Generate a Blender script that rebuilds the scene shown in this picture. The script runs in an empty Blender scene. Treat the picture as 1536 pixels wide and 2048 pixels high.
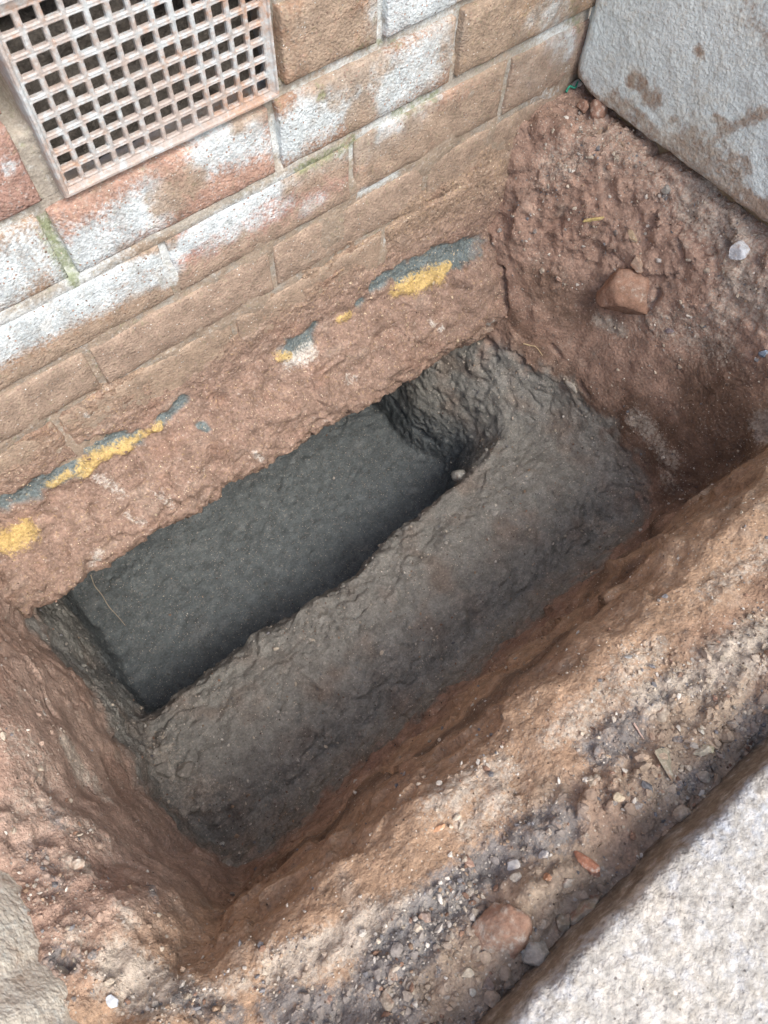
import bpy, math, random
import numpy as np
from mathutils import Matrix, Vector

random.seed(7)
RNG = np.random.default_rng(11)
scene = bpy.context.scene
COLL = scene.collection

# ------------------------------------------------------------------ camera
cam_data = bpy.data.cameras.new('camera')
cam = bpy.data.objects.new('camera', cam_data)
COLL.objects.link(cam)
scene.camera = cam
CAM_POS = Vector((-.0854, -.5201, .4201))
right = Vector((.7761, -.6299, .0286)); down = Vector((-.5612, -.7106, -.4244)); fwd = Vector((.2877, .3134, -.9050))
fwd.normalize(); right = (right - fwd * right.dot(fwd)).normalized(); up = right.cross(fwd)
cam.matrix_world = Matrix(((right.x, up.x, -fwd.x, CAM_POS.x), (right.y, up.y, -fwd.y, CAM_POS.y),
                           (right.z, up.z, -fwd.z, CAM_POS.z), (0, 0, 0, 1)))
cam_data.lens = 6.86
cam_data.sensor_fit = 'HORIZONTAL'
cam_data.sensor_width = 6.86 * 1536 / 1420
cam_data.clip_start = .01
cam_data.clip_end = 200
cam_data.dof.use_dof = True
cam_data.dof.focus_distance = .98
cam_data.dof.aperture_fstop = 7

# ------------------------------------------------------------------ sky, sun, exposure
SUN_ELEV, SUN_ROT = 54, 175        # degrees; the veiled sun stands behind the camera
world = bpy.data.worlds.new('World')
scene.world = world
world.use_nodes = True
wn = world.node_tree.nodes; wl = world.node_tree.links
wn.clear()
sky = wn.new('ShaderNodeTexSky'); sky.sky_type = 'NISHITA'; sky.sun_disc = False
sky.sun_elevation = math.radians(SUN_ELEV); sky.sun_rotation = math.radians(SUN_ROT)
sky.air_density = 1.0; sky.dust_density = 5.0; sky.ozone_density = 1.0
bg = wn.new('ShaderNodeBackground'); bg.inputs['Strength'].default_value = .15
wo = wn.new('ShaderNodeOutputWorld')
wl.new(sky.outputs[0], bg.inputs[0]); wl.new(bg.outputs[0], wo.inputs[0])
sun_data = bpy.data.lights.new('sun', 'SUN')
sun_data.energy = 1.05; sun_data.angle = math.radians(30); sun_data.color = (1, .99, .97)
sun = bpy.data.objects.new('sun', sun_data); COLL.objects.link(sun)
el, az = math.radians(SUN_ELEV), math.radians(SUN_ROT)
sdir = Vector((math.sin(az) * math.cos(el), math.cos(az) * math.cos(el), math.sin(el)))
sun.rotation_euler = sdir.to_track_quat('Z', 'Y').to_euler()
scene.view_settings.view_transform = 'Standard'
scene.view_settings.look = 'None'
scene.view_settings.gamma = 1
scene.view_settings.use_curve_mapping = False
scene.view_settings.exposure = .83
scene.render.engine = 'CYCLES'
scene.cycles.max_bounces = 4
scene.cycles.diffuse_bounces = 3
scene.cycles.adaptive_threshold = .02

# ------------------------------------------------------------------ numpy noise
def _h(ix, iy, iz, seed):
    h = (ix.astype(np.uint32) * np.uint32(374761393) + iy.astype(np.uint32) * np.uint32(668265263)
         + iz.astype(np.uint32) * np.uint32(2147483647) + np.uint32((seed * 974711) & 0xffffffff))
    h = (h ^ (h >> np.uint32(13))) * np.uint32(1274126177)
    h = (h ^ (h >> np.uint32(16))) * np.uint32(2246822519)
    return h ^ (h >> np.uint32(15))

def noise(p, scale, seed=0):
    """gradient noise, about -1..1; p is (N,3), scale a number or a triple"""
    q = p * np.asarray(scale, float) + seed * 17.31
    i = np.floor(q).astype(np.int64); f = q - i
    u = f * f * f * (f * (f * 6 - 15) + 10)
    out = np.zeros(len(q))
    for dx in (0, 1):
        wx = u[:, 0] if dx else 1 - u[:, 0]
        for dy in (0, 1):
            wy = u[:, 1] if dy else 1 - u[:, 1]
            for dz in (0, 1):
                wz = u[:, 2] if dz else 1 - u[:, 2]
                h = _h(i[:, 0] + dx, i[:, 1] + dy, i[:, 2] + dz, seed)
                gx = ((h & np.uint32(1023)).astype(float) / 511.5 - 1)
                gy = (((h >> np.uint32(10)) & np.uint32(1023)).astype(float) / 511.5 - 1)
                gz = (((h >> np.uint32(20)) & np.uint32(1023)).astype(float) / 511.5 - 1)
                out += wx * wy * wz * (gx * (f[:, 0] - dx) + gy * (f[:, 1] - dy) + gz * (f[:, 2] - dz))
    return out * 1.3

def fbm(p, scale, octaves=3, seed=0, gain=.5):
    o = np.zeros(len(p)); a = 1; s = np.asarray(scale, float); t = 0
    for k in range(octaves):
        o += a * noise(p, s, seed + k * 7); t += a; a *= gain; s = s * 2.03
    return o / t

def facets(p, scale, seed=0):
    """broken planes: every point takes the tilted plane of its nearest random site"""
    q = p * scale; i = np.floor(q).astype(np.int64)
    best = np.full(len(q), 9e9); val = np.zeros(len(q))
    for dx in (-1, 0, 1):
        for dy in (-1, 0, 1):
            for dz in (-1, 0, 1):
                h = _h(i[:, 0] + dx, i[:, 1] + dy, i[:, 2] + dz, seed); h2 = h * np.uint32(2654435761)
                o = [((h >> np.uint32(s)) & np.uint32(1023)) / 1023. for s in (0, 10, 20)]
                g = [((h2 >> np.uint32(s)) & np.uint32(1023)) / 511.5 - 1 for s in (2, 12, 22)]
                d = [q[:, k] - i[:, k] - (dx, dy, dz)[k] - o[k] for k in range(3)]
                r = d[0] ** 2 + d[1] ** 2 + d[2] ** 2
                m = r < best
                best = np.where(m, r, best); val = np.where(m, g[0] * d[0] + g[1] * d[1] + g[2] * d[2], val)
    return val

def ss(a, b, x):
    t = np.clip((x - a) / (b - a), 0, 1)
    return t * t * (3 - 2 * t)

def smax(a, b, k):
    h = np.clip(.5 + .5 * (a - b) / k, 0, 1)
    return b + (a - b) * h + k * h * (1 - h)

def prof(x, xs, zs, d=.006):
    """smooth piecewise profile"""
    return (np.interp(x - 2 * d, xs, zs) + 2 * np.interp(x - d, xs, zs) + 3 * np.interp(x, xs, zs)
            + 2 * np.interp(x + d, xs, zs) + np.interp(x + 2 * d, xs, zs)) / 9

def caps(P, table, wob=None):
    """largest strength of capsule blobs (ax,ay,az, bx,by,bz, r, s) at points P; soft edge, about 1 at the core, 0 at 1.5 r"""
    out = np.zeros(len(P))
    for (ax, ay, az, bx, by, bz, r, s) in table:
        a = np.array((ax, ay, az)); ab = np.array((bx, by, bz)) - a
        L = ab @ ab
        t = np.clip(((P - a) @ ab) / L, 0, 1) if L > 1e-12 else np.zeros(len(P))
        d = np.linalg.norm(P - a - t[:, None] * ab, axis=1) / r
        if wob is not None: d = d + wob
        out = np.maximum(out, s * np.clip(1.5 - d, 0, 1))
    return out

# ------------------------------------------------------------------ mesh helpers
def mesh_np(name, V, F, smooth=True, col=None, msk=None, mats=()):
    """V (N,3); F (M,k) with k = 3 or 4"""
    me = bpy.data.meshes.new(name)
    V = np.ascontiguousarray(V, np.float32); F = np.ascontiguousarray(F, np.int32)
    k = F.shape[1]
    me.vertices.add(len(V)); me.vertices.foreach_set('co', V.ravel())
    me.loops.add(F.size); me.loops.foreach_set('vertex_index', F.ravel())
    me.polygons.add(len(F))
    me.polygons.foreach_set('loop_start', np.arange(0, F.size, k, dtype=np.int32))
    me.polygons.foreach_set('use_smooth', np.full(len(F), smooth, bool))
    me.update(calc_edges=True)
    me.validate()
    for nm, c in (('Col', col), ('Msk', msk)):
        if c is None: continue
        c = np.asarray(c, np.float32)
        if c.ndim == 1: c = np.tile(c, (len(V), 1))
        if c.shape[1] == 3: c = np.concatenate([c, np.ones((len(c), 1), np.float32)], 1)
        at = me.attributes.new(nm, 'FLOAT_COLOR', 'POINT')
        at.data.foreach_set('color', np.ascontiguousarray(c, np.float32).ravel())
    for m in mats: me.materials.append(m)
    return me

def link(name, me, parent=None, **props):
    o = bpy.data.objects.new(name, me); COLL.objects.link(o)
    if parent: o.parent = parent
    for k, v in props.items(): o[k] = v
    return o

def empty(name, loc=(0, 0, 0), **props):
    o = bpy.data.objects.new(name, None); COLL.objects.link(o); o.location = loc
    o.empty_display_size = .05
    for k, v in props.items(): o[k] = v
    return o

def grid_faces(nu, nv):
    i = np.arange(nu - 1)[:, None] * nv + np.arange(nv - 1)[None, :]
    i = i.ravel()
    return np.stack([i, i + nv, i + nv + 1, i + 1], 1)

def normals(V, F):
    a = V[F[:, 1]] - V[F[:, 0]]; b = V[F[:, -1]] - V[F[:, 0]]
    n = np.cross(a, b); N = np.zeros_like(V)
    for k in range(F.shape[1]):
        for c in range(3): N[:, c] += np.bincount(F[:, k], n[:, c], len(V))
    return N / np.maximum(np.linalg.norm(N, axis=1, keepdims=True), 1e-12)

def mixc(c, m, d):
    """blend colours c (N,3) toward d by mask m"""
    return c + (np.asarray(d) - c) * np.clip(m, 0, 1)[:, None]

# ------------------------------------------------------------------ materials
def N(nt, kind, **kw):
    n = nt.nodes.new(kind)
    for k, v in kw.items():
        if k in n.inputs.keys() if isinstance(k, str) else False: n.inputs[k].default_value = v
        else: setattr(n, k, v)
    return n

def math_node(nt, op, a, b=None, clamp=False):
    n = nt.nodes.new('ShaderNodeMath'); n.operation = op; n.use_clamp = clamp
    for i, v in enumerate((a, b)):
        if v is None: continue
        if isinstance(v, (int, float)): n.inputs[i].default_value = v
        else: nt.links.new(v, n.inputs[i])
    return n.outputs[0]

def mix_col(nt, fac, a, b, mode='MIX'):
    n = nt.nodes.new('ShaderNodeMix'); n.data_type = 'RGBA'; n.blend_type = mode
    for sock, v in ((n.inputs[0], fac), (n.inputs[6], a), (n.inputs[7], b)):
        if isinstance(v, (int, float)): sock.default_value = v
        elif isinstance(v, tuple): sock.default_value = (*v, 1) if len(v) == 3 else v
        else: nt.links.new(v, sock)
    return n.outputs[2]

def ramp01(nt, v, lo, hi):
    n = nt.nodes.new('ShaderNodeMapRange'); n.interpolation_type = 'SMOOTHSTEP'
    n.inputs[1].default_value = lo; n.inputs[2].default_value = hi
    nt.links.new(v, n.inputs[0]); return n.outputs[0]

def tex_noise(nt, vec, scale, detail=4, rough=.6, distort=0):
    n = nt.nodes.new('ShaderNodeTexNoise'); n.inputs['Scale'].default_value = scale
    n.inputs['Detail'].default_value = detail; n.inputs['Roughness'].default_value = rough
    n.inputs['Distortion'].default_value = distort
    nt.links.new(vec, n.inputs['Vector']); return n.outputs['Fac']

def surface(name, base=None, layers=(), specks=(), vary=(.30, .22), scales=(45, 260), rough=.92, wet=None,
            bump=((330, .0016, 2),), tint=None, cracks=None, specks_first=False):
    """base: colour, or None to read attribute Col.
    layers: (channel of Msk 0..2, colour, noise scale, sharpness) stains whose outline is broken up by noise.
    specks: (scale, share, colour, size) grains of another colour."""
    m = bpy.data.materials.new(name); m.use_nodes = True
    nt = m.node_tree; nt.nodes.clear(); L = nt.links.new
    out = nt.nodes.new('ShaderNodeOutputMaterial'); bs = nt.nodes.new('ShaderNodeBsdfPrincipled')
    L(bs.outputs[0], out.inputs[0])
    bs.inputs['Specular IOR Level'].default_value = .3
    tc = nt.nodes.new('ShaderNodeTexCoord').outputs['Object']
    if base is None:
        a = nt.nodes.new('ShaderNodeAttribute'); a.attribute_name = 'Col'; col = a.outputs['Color']
    else:
        rgb = nt.nodes.new('ShaderNodeRGB'); rgb.outputs[0].default_value = (*base, 1); col = rgb.outputs[0]
    n1 = tex_noise(nt, tc, scales[0], 3, .65); n2 = tex_noise(nt, tc, scales[1], 2, .7)
    v1 = math_node(nt, 'MULTIPLY_ADD', n1, vary[0] * 4); nt.nodes[-1].inputs[2].default_value = 1 - vary[0] * 2
    v2 = math_node(nt, 'MULTIPLY_ADD', n2, vary[1] * 4); nt.nodes[-1].inputs[2].default_value = 1 - vary[1] * 2
    v = math_node(nt, 'MULTIPLY', v1, v2)
    v = math_node(nt, 'MAXIMUM', v, .2)
    cv = nt.nodes.new('ShaderNodeCombineColor')
    for i in range(3): L(v, cv.inputs[i])
    col = mix_col(nt, 1.0, col, cv.outputs[0], 'MULTIPLY')
    if tint:
        n3 = tex_noise(nt, tc, tint[0], 3, .6)
        col = mix_col(nt, ramp01(nt, n3, .45, .75), col, mix_col(nt, 1.0, col, tint[1], 'MULTIPLY'))
    hs = []
    msk = None
    if layers or wet is not None:
        a = nt.nodes.new('ShaderNodeAttribute'); a.attribute_name = 'Msk'
        sep = nt.nodes.new('ShaderNodeSeparateColor'); L(a.outputs['Color'], sep.inputs[0]); msk = sep.outputs
    def put_layers(col):
        for (ch, c, sc, sharp, *extra) in layers:
            nn = tex_noise(nt, tc, sc, 3, .72)
            s = math_node(nt, 'ADD', msk[ch], math_node(nt, 'MULTIPLY', math_node(nt, 'SUBTRACT', nn, .5), 2.2))
            f = ramp01(nt, s, .5 - sharp, .5 + sharp)
            f = math_node(nt, 'MULTIPLY', f, extra[0] if extra else .95)
            cc = mix_col(nt, 1.0, c, cv.outputs[0], 'MULTIPLY') 
            col = mix_col(nt, f, col, cc)
            hs.append(f)
        return col
    def put_specks(col):
        for (sc, share, c, size) in specks:
            vo = nt.nodes.new('ShaderNodeTexVoronoi'); vo.inputs['Scale'].default_value = sc
            L(tc, vo.inputs['Vector'])
            sc_ = nt.nodes.new('ShaderNodeSeparateColor'); L(vo.outputs['Color'], sc_.inputs[0])
            pick = math_node(nt, 'LESS_THAN', sc_.outputs[0], share)
            dd = math_node(nt, 'ADD', vo.outputs['Distance'], math_node(nt, 'MULTIPLY', math_node(nt, 'SUBTRACT', n2, .5), .5))
            f = math_node(nt, 'MULTIPLY', pick, ramp01(nt, dd, size, size * .55))
            tone = math_node(nt, 'MULTIPLY_ADD', sc_.outputs[1], .7); nt.nodes[-1].inputs[2].default_value = .5
            ct = nt.nodes.new('ShaderNodeCombineColor')
            for i in range(3): L(tone, ct.inputs[i])
            col = mix_col(nt, f, col, mix_col(nt, 1.0, c, ct.outputs[0], 'MULTIPLY'))
            hs.append(math_node(nt, 'MULTIPLY', f, .8))
        return col
    col = put_layers(put_specks(col)) if specks_first else put_specks(put_layers(col))
    L(col, bs.inputs['Base Color'])
    r = rough
    if wet is not None:
        rr = math_node(nt, 'MULTIPLY_ADD', msk[wet], -.45); nt.nodes[-1].inputs[2].default_value = rough
        rr = math_node(nt, 'ADD', rr, math_node(nt, 'MULTIPLY', math_node(nt, 'SUBTRACT', n2, .5), .5), True)
        L(rr, bs.inputs['Roughness'])
    else: bs.inputs['Roughness'].default_value = rough
    H = None
    def addh(v, k):
        nonlocal H
        t = math_node(nt, 'MULTIPLY', v, k)
        H = t if H is None else math_node(nt, 'ADD', H, t)
    for (sc, dist, det) in bump: addh(tex_noise(nt, tc, sc, det, .62), dist)
    if cracks:
        vo = nt.nodes.new('ShaderNodeTexVoronoi'); vo.feature = 'DISTANCE_TO_EDGE'; vo.inputs['Scale'].default_value = cracks[0]
        dv = nt.nodes.new('ShaderNodeTexNoise'); dv.inputs['Scale'].default_value = cracks[0] * .8; dv.inputs['Detail'].default_value = 2; L(tc, dv.inputs['Vector'])
        vm = nt.nodes.new('ShaderNodeVectorMath'); vm.operation = 'MULTIPLY_ADD'
        L(dv.outputs['Color'], vm.inputs[0]); vm.inputs[1].default_value = (cracks[2],) * 3; L(tc, vm.inputs[2])
        L(vm.outputs[0], vo.inputs['Vector'])
        addh(ramp01(nt, vo.outputs['Distance'], 0, .12), cracks[1])
    bn = nt.nodes.new('ShaderNodeBump'); bn.inputs['Strength'].default_value = 1; bn.inputs['Distance'].default_value = 1
    L(H, bn.inputs['Height']); nrm = bn.outputs[0]
    if nrm: L(nrm, bs.inputs['Normal'])
    return m

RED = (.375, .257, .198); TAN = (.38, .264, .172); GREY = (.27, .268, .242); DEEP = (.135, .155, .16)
WET_SHADE = (.13, .082, .055); GRIT = (.50, .45, .38); GRAV = (.27, .265, .26); WHITE = (.70, .71, .69)

M_EARTH = surface('earth', None, layers=((0, GRIT, 210, .4, .85), (1, (.20, .20, .20), 180, .4, .85)), wet=2,
                  specks=((430, .13, (.56, .50, .42), .36), (300, .03, (.12, .085, .065), .34)),
                  vary=(.28, .3), scales=(60, 330), bump=((260, .0026, 3),))
M_FOOT = surface('footing_earth', None, layers=((0, (.58, .57, .53), 240, .4, .8), (1, (.56, .41, .16), 260, .4, .85)),
                 specks=((420, .08, (.66, .56, .42), .36), (320, .03, (.12, .08, .06), .34)),
                 vary=(.30, .34), scales=(60, 300), bump=((190, .0042, 3),))
M_BRICK = surface('brick', None, layers=((0, (.575, .655, .685), 240, .5, .93), (1, (.335, .262, .20), 60, .42, .9), (2, (.22, .25, .13), 160, .45, .75)),
                  specks=((330, .13, (.36, .25, .20), .42), (420, .07, (.66, .66, .62), .34)),
                  vary=(.32, .28), scales=(42, 330), bump=((90, .0018, 3), (380, .0014, 1)))
M_MORTAR = surface('mortar', None, layers=((1, (.32, .255, .195), 60, .3, .93), (0, (.60, .645, .65), 200, .45, .9), (2, (.20, .245, .12), 140, .45, .8)),
                   specks=((400, .1, (.6, .55, .47), .36),), vary=(.2, .25), scales=(60, 420), bump=((150, .0022, 3),))

# ------------------------------------------------------------------ the excavation
FLOOR_Z = -.77

def height(x, y):
    P = np.stack([x, y, 0 * x], 1)
    wx = x + .012 * noise(P, 9, 1) + .006 * noise(P, 23, 2)
    wy = y + .012 * noise(P, 8, 3) + .006 * noise(P, 24, 4)
    # near side: rubble strip, rounded rim, cut face down to the bench
    zn = prof(wy, [-.75, -.665, -.65, -.632, -.58, -.53, -.512, -.497, -.480, -.462, -.44, -.40, -.34, 1], [-.118, -.135, -.135, -.124, -.146, -.165, -.185, -.235, -.36, -.49, -.555, -.61, -1.1, -1.1])
    # right side
    xs = wx + .070 * ss(-.22, -.02, y) + .015 * ss(-.30, -.45, y)
    zr = prof(xs, [0, .475, .50, .525, .555, .58, .61, .635, .66, .80], [-1.1, -1.1, -.66, -.585, -.52, -.44, -.33, -.235, -.172, -.16])
    # left side
    xl = wx - .028 * ss(-.38, -.50, y)
    zl = prof(xl, [-.50, -.36, -.31, -.275, -.258, -.248, -.242, -.236, -.225, 1], [-.115, -.128, -.155, -.182, -.208, -.26, -.42, -.60, -1.1, -1.1], .004)
    # bench and the deep part that runs in under the footing
    edge = -.214 + .010 * noise(P, 11, 5) - .024 * np.exp(-((x - .10) / .13) ** 2)
    xr = .445 + .09 * ss(-.17, .06, y)
    s = ss(0, .058, -smax(-(wy - edge), -(xr + .07 - wx) * .62, .10))
    bench = -.60 + .052 * ss(-.46, -.33, wy) - .026 * ss(-.30, -.2, wy) - .012 * ss(.1, -.2, wx)
    z = bench + (FLOOR_Z - bench) * s
    # back of the undercut
    z = smax(z, prof(wy, [0, .30, .33, .36, 1], [-1, -1, -.7, -.4, -.35]), .03)
    z = smax(z, zr, .075)
    z = smax(z, smax(zl, zn, .12), .028)
    return z

def build_ground():
    x0, x1, y0, y1, st = -.56, .76, -.80, .37, .006
    xs = np.arange(x0, x1 + st / 2, st); ys = np.arange(y0, y1 + st / 2, st)
    X, Y = np.meshgrid(xs, ys, indexing='ij'); nu, nv = X.shape
    Z = height(X.ravel(), Y.ravel())
    V = np.stack([X.ravel(), Y.ravel(), Z], 1)
    F = grid_faces(nu, nv)
    B = V.copy(); B[:, 2] = -1.0; n = len(V)
    FB = F[:, ::-1] + n
    idx = np.arange(n).reshape(nu, nv)
    sides = []
    for loop in (idx[:, 0], idx[-1, :], idx[::-1, -1], idx[0, ::-1]):
        a, b = loop[:-1], loop[1:]
        sides.append(np.stack([b, a, a + n, b + n], 1))
    F = np.concatenate([F, FB] + sides); V = np.concatenate([V, B])
    me = mesh_np('ground_base', V, F)
    o = bpy.data.objects.new('ground_base', me); COLL.objects.link(o)
    md = o.modifiers.new('r', 'REMESH'); md.mode = 'VOXEL'; md.voxel_size = .0031; md.use_smooth_shade = True
    dg = bpy.context.evaluated_depsgraph_get()
    ev = o.evaluated_get(dg); m2 = ev.to_mesh()
    V = np.empty(len(m2.vertices) * 3); m2.vertices.foreach_get('co', V); V = V.reshape(-1, 3)
    m2.calc_loop_triangles()
    nq = len(m2.polygons); lt = np.empty(nq, np.int32); m2.polygons.foreach_get('loop_total', lt)
    lv = np.empty(len(m2.loops), np.int32); m2.loops.foreach_get('vertex_index', lv)
    assert (lt == 4).all()
    F = lv.reshape(-1, 4)
    ev.to_mesh_clear()
    bpy.data.objects.remove(o); bpy.data.meshes.remove(me)
    keep = (V[:, 2] > -.97) & (V[:, 0] > x0 + .006) & (V[:, 0] < x1 - .006) & (V[:, 1] > y0 + .006) & (V[:, 1] < y1 - .004)
    fk = keep[F].all(1); F = F[fk]
    used = np.zeros(len(V), bool); used[F.ravel()] = True
    remap = np.cumsum(used) - 1
    return V[used], remap[F].astype(np.int32)

GV, GF = build_ground()
GN = normals(GV, GF)
if GN[:, 2].mean() < 0: GF = GF[:, ::-1]; GN = -GN

# --PAINT-- stain and painted shade tables (world x, y, z of both ends, radius, strength)
T_PALE = [(0.6068, -0.2646, -0.3188, 0.6192, -0.3568, -0.2887, 0.029, 0.4), (0.6484, -0.0698, -0.168, 0.6567, -0.1715, -0.1711, 0.0289, 0.35), (-0.2583, -0.2771, -0.2086, -0.2634, -0.3111, -0.2317, 0.0198, 0.35), (0.6282, -0.3347, -0.2504, 0.6445, -0.335, -0.2096, 0.0279, 0.5), (-0.2717, -0.3267, -0.2021, -0.2536, -0.3786, -0.2437, 0.0194, 0.35), (0.2187, -0.6003, -0.1338, 0.2633, -0.6095, -0.1355, 0.0206, 1), (0.1549, -0.5786, -0.1464, 0.2206, -0.6025, -0.1315, 0.0141, 1), (0.662, -0.2267, -0.1795, 0.654, -0.2913, -0.1874, 0.035, 0.6), (0.663, -0.1659, -0.1708, 0.6574, -0.2344, -0.1863, 0.0284, 0.4), (0.6437, -0.3254, -0.2173, 0.6327, -0.3753, -0.2166, 0.0276, 0.65), (-0.2663, -0.4711, -0.169, -0.2468, -0.5083, -0.162, 0.0164, 1), (-0.2407, -0.5127, -0.1588, -0.202, -0.5334, -0.1594, 0.0092, 0.6), (-0.1762, -0.5436, -0.162, -0.0589, -0.5866, -0.1446, 0.0147, 0.9), (-0.0196, -0.5334, -0.1626, 0.0308, -0.5465, -0.1619, 0.0166, 0.6), (0.0981, -0.5588, -0.1527, 0.1923, -0.556, -0.1577, 0.0158, 0.55), (-0.1489, -0.5538, -0.158, -0.1048, -0.5655, -0.1512, 0.0102, 0.8), (0.1163, -0.5583, -0.1544, 0.1521, -0.557, -0.1527, 0.0108, 0.5), (-0.0143, -0.5604, -0.156, 0.0166, -0.559, -0.1515, 0.0148, 0.6), (-0.2476, -0.2725, -0.2886, -0.2556, -0.3001, -0.3171, 0.0142, 0.8), (-0.2539, -0.3084, -0.3357, -0.2506, -0.3323, -0.3275, 0.009, 0.6), (-0.264, -0.3887, -0.1981, -0.2623, -0.3991, -0.2011, 0.0102, 0.6), (0.5667, -0.2107, -0.4854, 0.5659, -0.2296, -0.4901, 0.0098, 0.7), (0.5712, -0.331, -0.4487, 0.5625, -0.4073, -0.4509, 0.0155, 0.65), (0.5507, -0.4215, -0.4769, 0.4798, -0.4763, -0.351, 0.016, 0.55), (0.5994, -0.4639, -0.3232, 0.5969, -0.4759, -0.3289, 0.0178, 0.8), (0.6165, -0.0731, -0.1862, 0.5875, -0.0574, -0.2113, 0.0254, 0.35), (-0.2319, -0.2723, -0.561, -0.2145, -0.341, -0.5592, 0.0243, 0.5), (0.4747, -0.3953, -0.5768, 0.4885, -0.4155, -0.5796, 0.0114, 0.6), (-0.1426, -0.5799, -0.1484, -0.1346, -0.5807, -0.1469, 0.0101, 0.4), (0.0746, -0.5545, -0.1529, 0.1098, -0.5532, -0.1536, 0.0106, 0.45), (0.2711, -0.5531, -0.1544, 0.334, -0.5639, -0.1499, 0.0122, 0.45), (-0.281, -0.4345, -0.1593, -0.2762, -0.443, -0.1644, 0.0065, 0.5), (-0.2487, -0.4392, -0.183, -0.2501, -0.4548, -0.1849, 0.0071, 0.6), (0.6018, -0.2008, -0.3749, 0.6003, -0.2355, -0.3622, 0.0107, 0.8), (0.1118, -0.6334, -0.1289, 0.1354, -0.6434, -0.1315, 0.0085, 0.6)]
T_GRAVEL = [(-0.0094, -0.586, -0.1486, 0.0355, -0.5972, -0.1325, 0.0154, 0.8), (-0.0603, -0.5775, -0.1447, -0.014, -0.5906, -0.1472, 0.0129, 1), (-0.1247, -0.5897, -0.1419, -0.0589, -0.5866, -0.1446, 0.0184, 1), (-0.1895, -0.5641, -0.1521, -0.1275, -0.6133, -0.1298, 0.0145, 0.9), (0.0972, -0.5834, -0.1447, 0.1291, -0.5853, -0.1448, 0.0153, 0.8), (-0.2382, -0.5148, -0.1592, -0.2189, -0.5477, -0.1549, 0.0092, 0.7), (0.1507, -0.5843, -0.1504, 0.1626, -0.5874, -0.1461, 0.007, 0.9), (0.1938, -0.6408, -0.1268, 0.2126, -0.642, -0.1249, 0.0124, 0.6), (-0.2826, -0.3645, -0.1834, -0.2737, -0.3976, -0.1796, 0.0109, 0.35), (-0.2903, -0.4431, -0.1524, -0.2857, -0.453, -0.1554, 0.0078, 0.9), (0.1233, -0.6382, -0.1295, 0.1501, -0.6416, -0.133, 0.0077, 0.6), (-0.2353, -0.4359, -0.2283, -0.2335, -0.4457, -0.2181, 0.0056, 0.7), (-0.2663, -0.34, -0.214, -0.2648, -0.3557, -0.2118, 0.0067, 0.6)]
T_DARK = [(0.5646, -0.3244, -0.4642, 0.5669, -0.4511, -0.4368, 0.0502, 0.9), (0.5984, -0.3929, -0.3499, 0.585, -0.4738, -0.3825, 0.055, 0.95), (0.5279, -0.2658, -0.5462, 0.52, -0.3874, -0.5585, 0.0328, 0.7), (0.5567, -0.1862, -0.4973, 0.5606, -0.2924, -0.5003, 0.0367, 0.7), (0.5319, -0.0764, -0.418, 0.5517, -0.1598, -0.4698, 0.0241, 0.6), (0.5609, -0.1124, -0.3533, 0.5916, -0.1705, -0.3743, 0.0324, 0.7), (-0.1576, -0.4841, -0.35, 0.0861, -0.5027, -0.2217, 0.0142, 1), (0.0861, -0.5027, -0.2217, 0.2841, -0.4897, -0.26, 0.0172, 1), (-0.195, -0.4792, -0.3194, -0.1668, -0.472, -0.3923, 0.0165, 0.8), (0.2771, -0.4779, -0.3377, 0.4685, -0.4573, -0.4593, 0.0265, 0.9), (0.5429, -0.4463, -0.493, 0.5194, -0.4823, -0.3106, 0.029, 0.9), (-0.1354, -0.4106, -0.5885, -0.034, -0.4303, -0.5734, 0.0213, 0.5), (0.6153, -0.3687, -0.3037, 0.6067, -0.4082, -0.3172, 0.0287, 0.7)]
T_GREY = [(0.4653, -0.0391, -0.5809, 0.5183, -0.1159, -0.5146, 0.0384, 1), (0.5027, -0.1429, -0.5543, 0.5188, -0.2231, -0.5615, 0.0463, 1), (-0.2436, -0.0752, -0.4226, -0.2315, -0.2027, -0.5076, 0.0152, 0.9), (-0.2315, -0.2027, -0.5076, -0.2335, -0.2569, -0.5484, 0.0127, 0.8)]
T_TAN = [(-0.0946, -0.5172, -0.1925, 0.2102, -0.5417, -0.1612, 0.0312, 0.8), (0.2971, -0.5087, -0.1884, 0.3811, -0.5196, -0.1707, 0.0311, 0.6), (-0.161, -0.5189, -0.1817, -0.1025, -0.5279, -0.1709, 0.0169, 0.6)]
T_ROUGH = [(0.657, -0.0437, -0.1666, 0.6194, -0.178, -0.2539, 0.0811, 1), (0.6413, -0.1192, -0.1692, 0.6613, -0.3043, -0.1817, 0.0599, 1), (0.5627, -0.0592, -0.2853, 0.5698, -0.1308, -0.3739, 0.0419, 0.8), (-0.2826, -0.3645, -0.1834, -0.279, -0.4472, -0.1561, 0.0423, 1), (-0.2468, -0.2217, -0.2545, -0.249, -0.273, -0.279, 0.0117, 0.8), (-0.209, -0.3457, -0.5551, -0.2236, -0.4291, -0.5399, 0.0292, 0.8), (-0.2639, -0.4424, -0.1745, -0.2179, -0.5044, -0.2052, 0.0267, 0.6), (-0.2415, -0.0642, -0.3759, -0.2416, -0.1835, -0.2971, 0.0122, 0.8), (0.6142, -0.2485, -0.2996, 0.6212, -0.3895, -0.2671, 0.0358, 0.5)]
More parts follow.
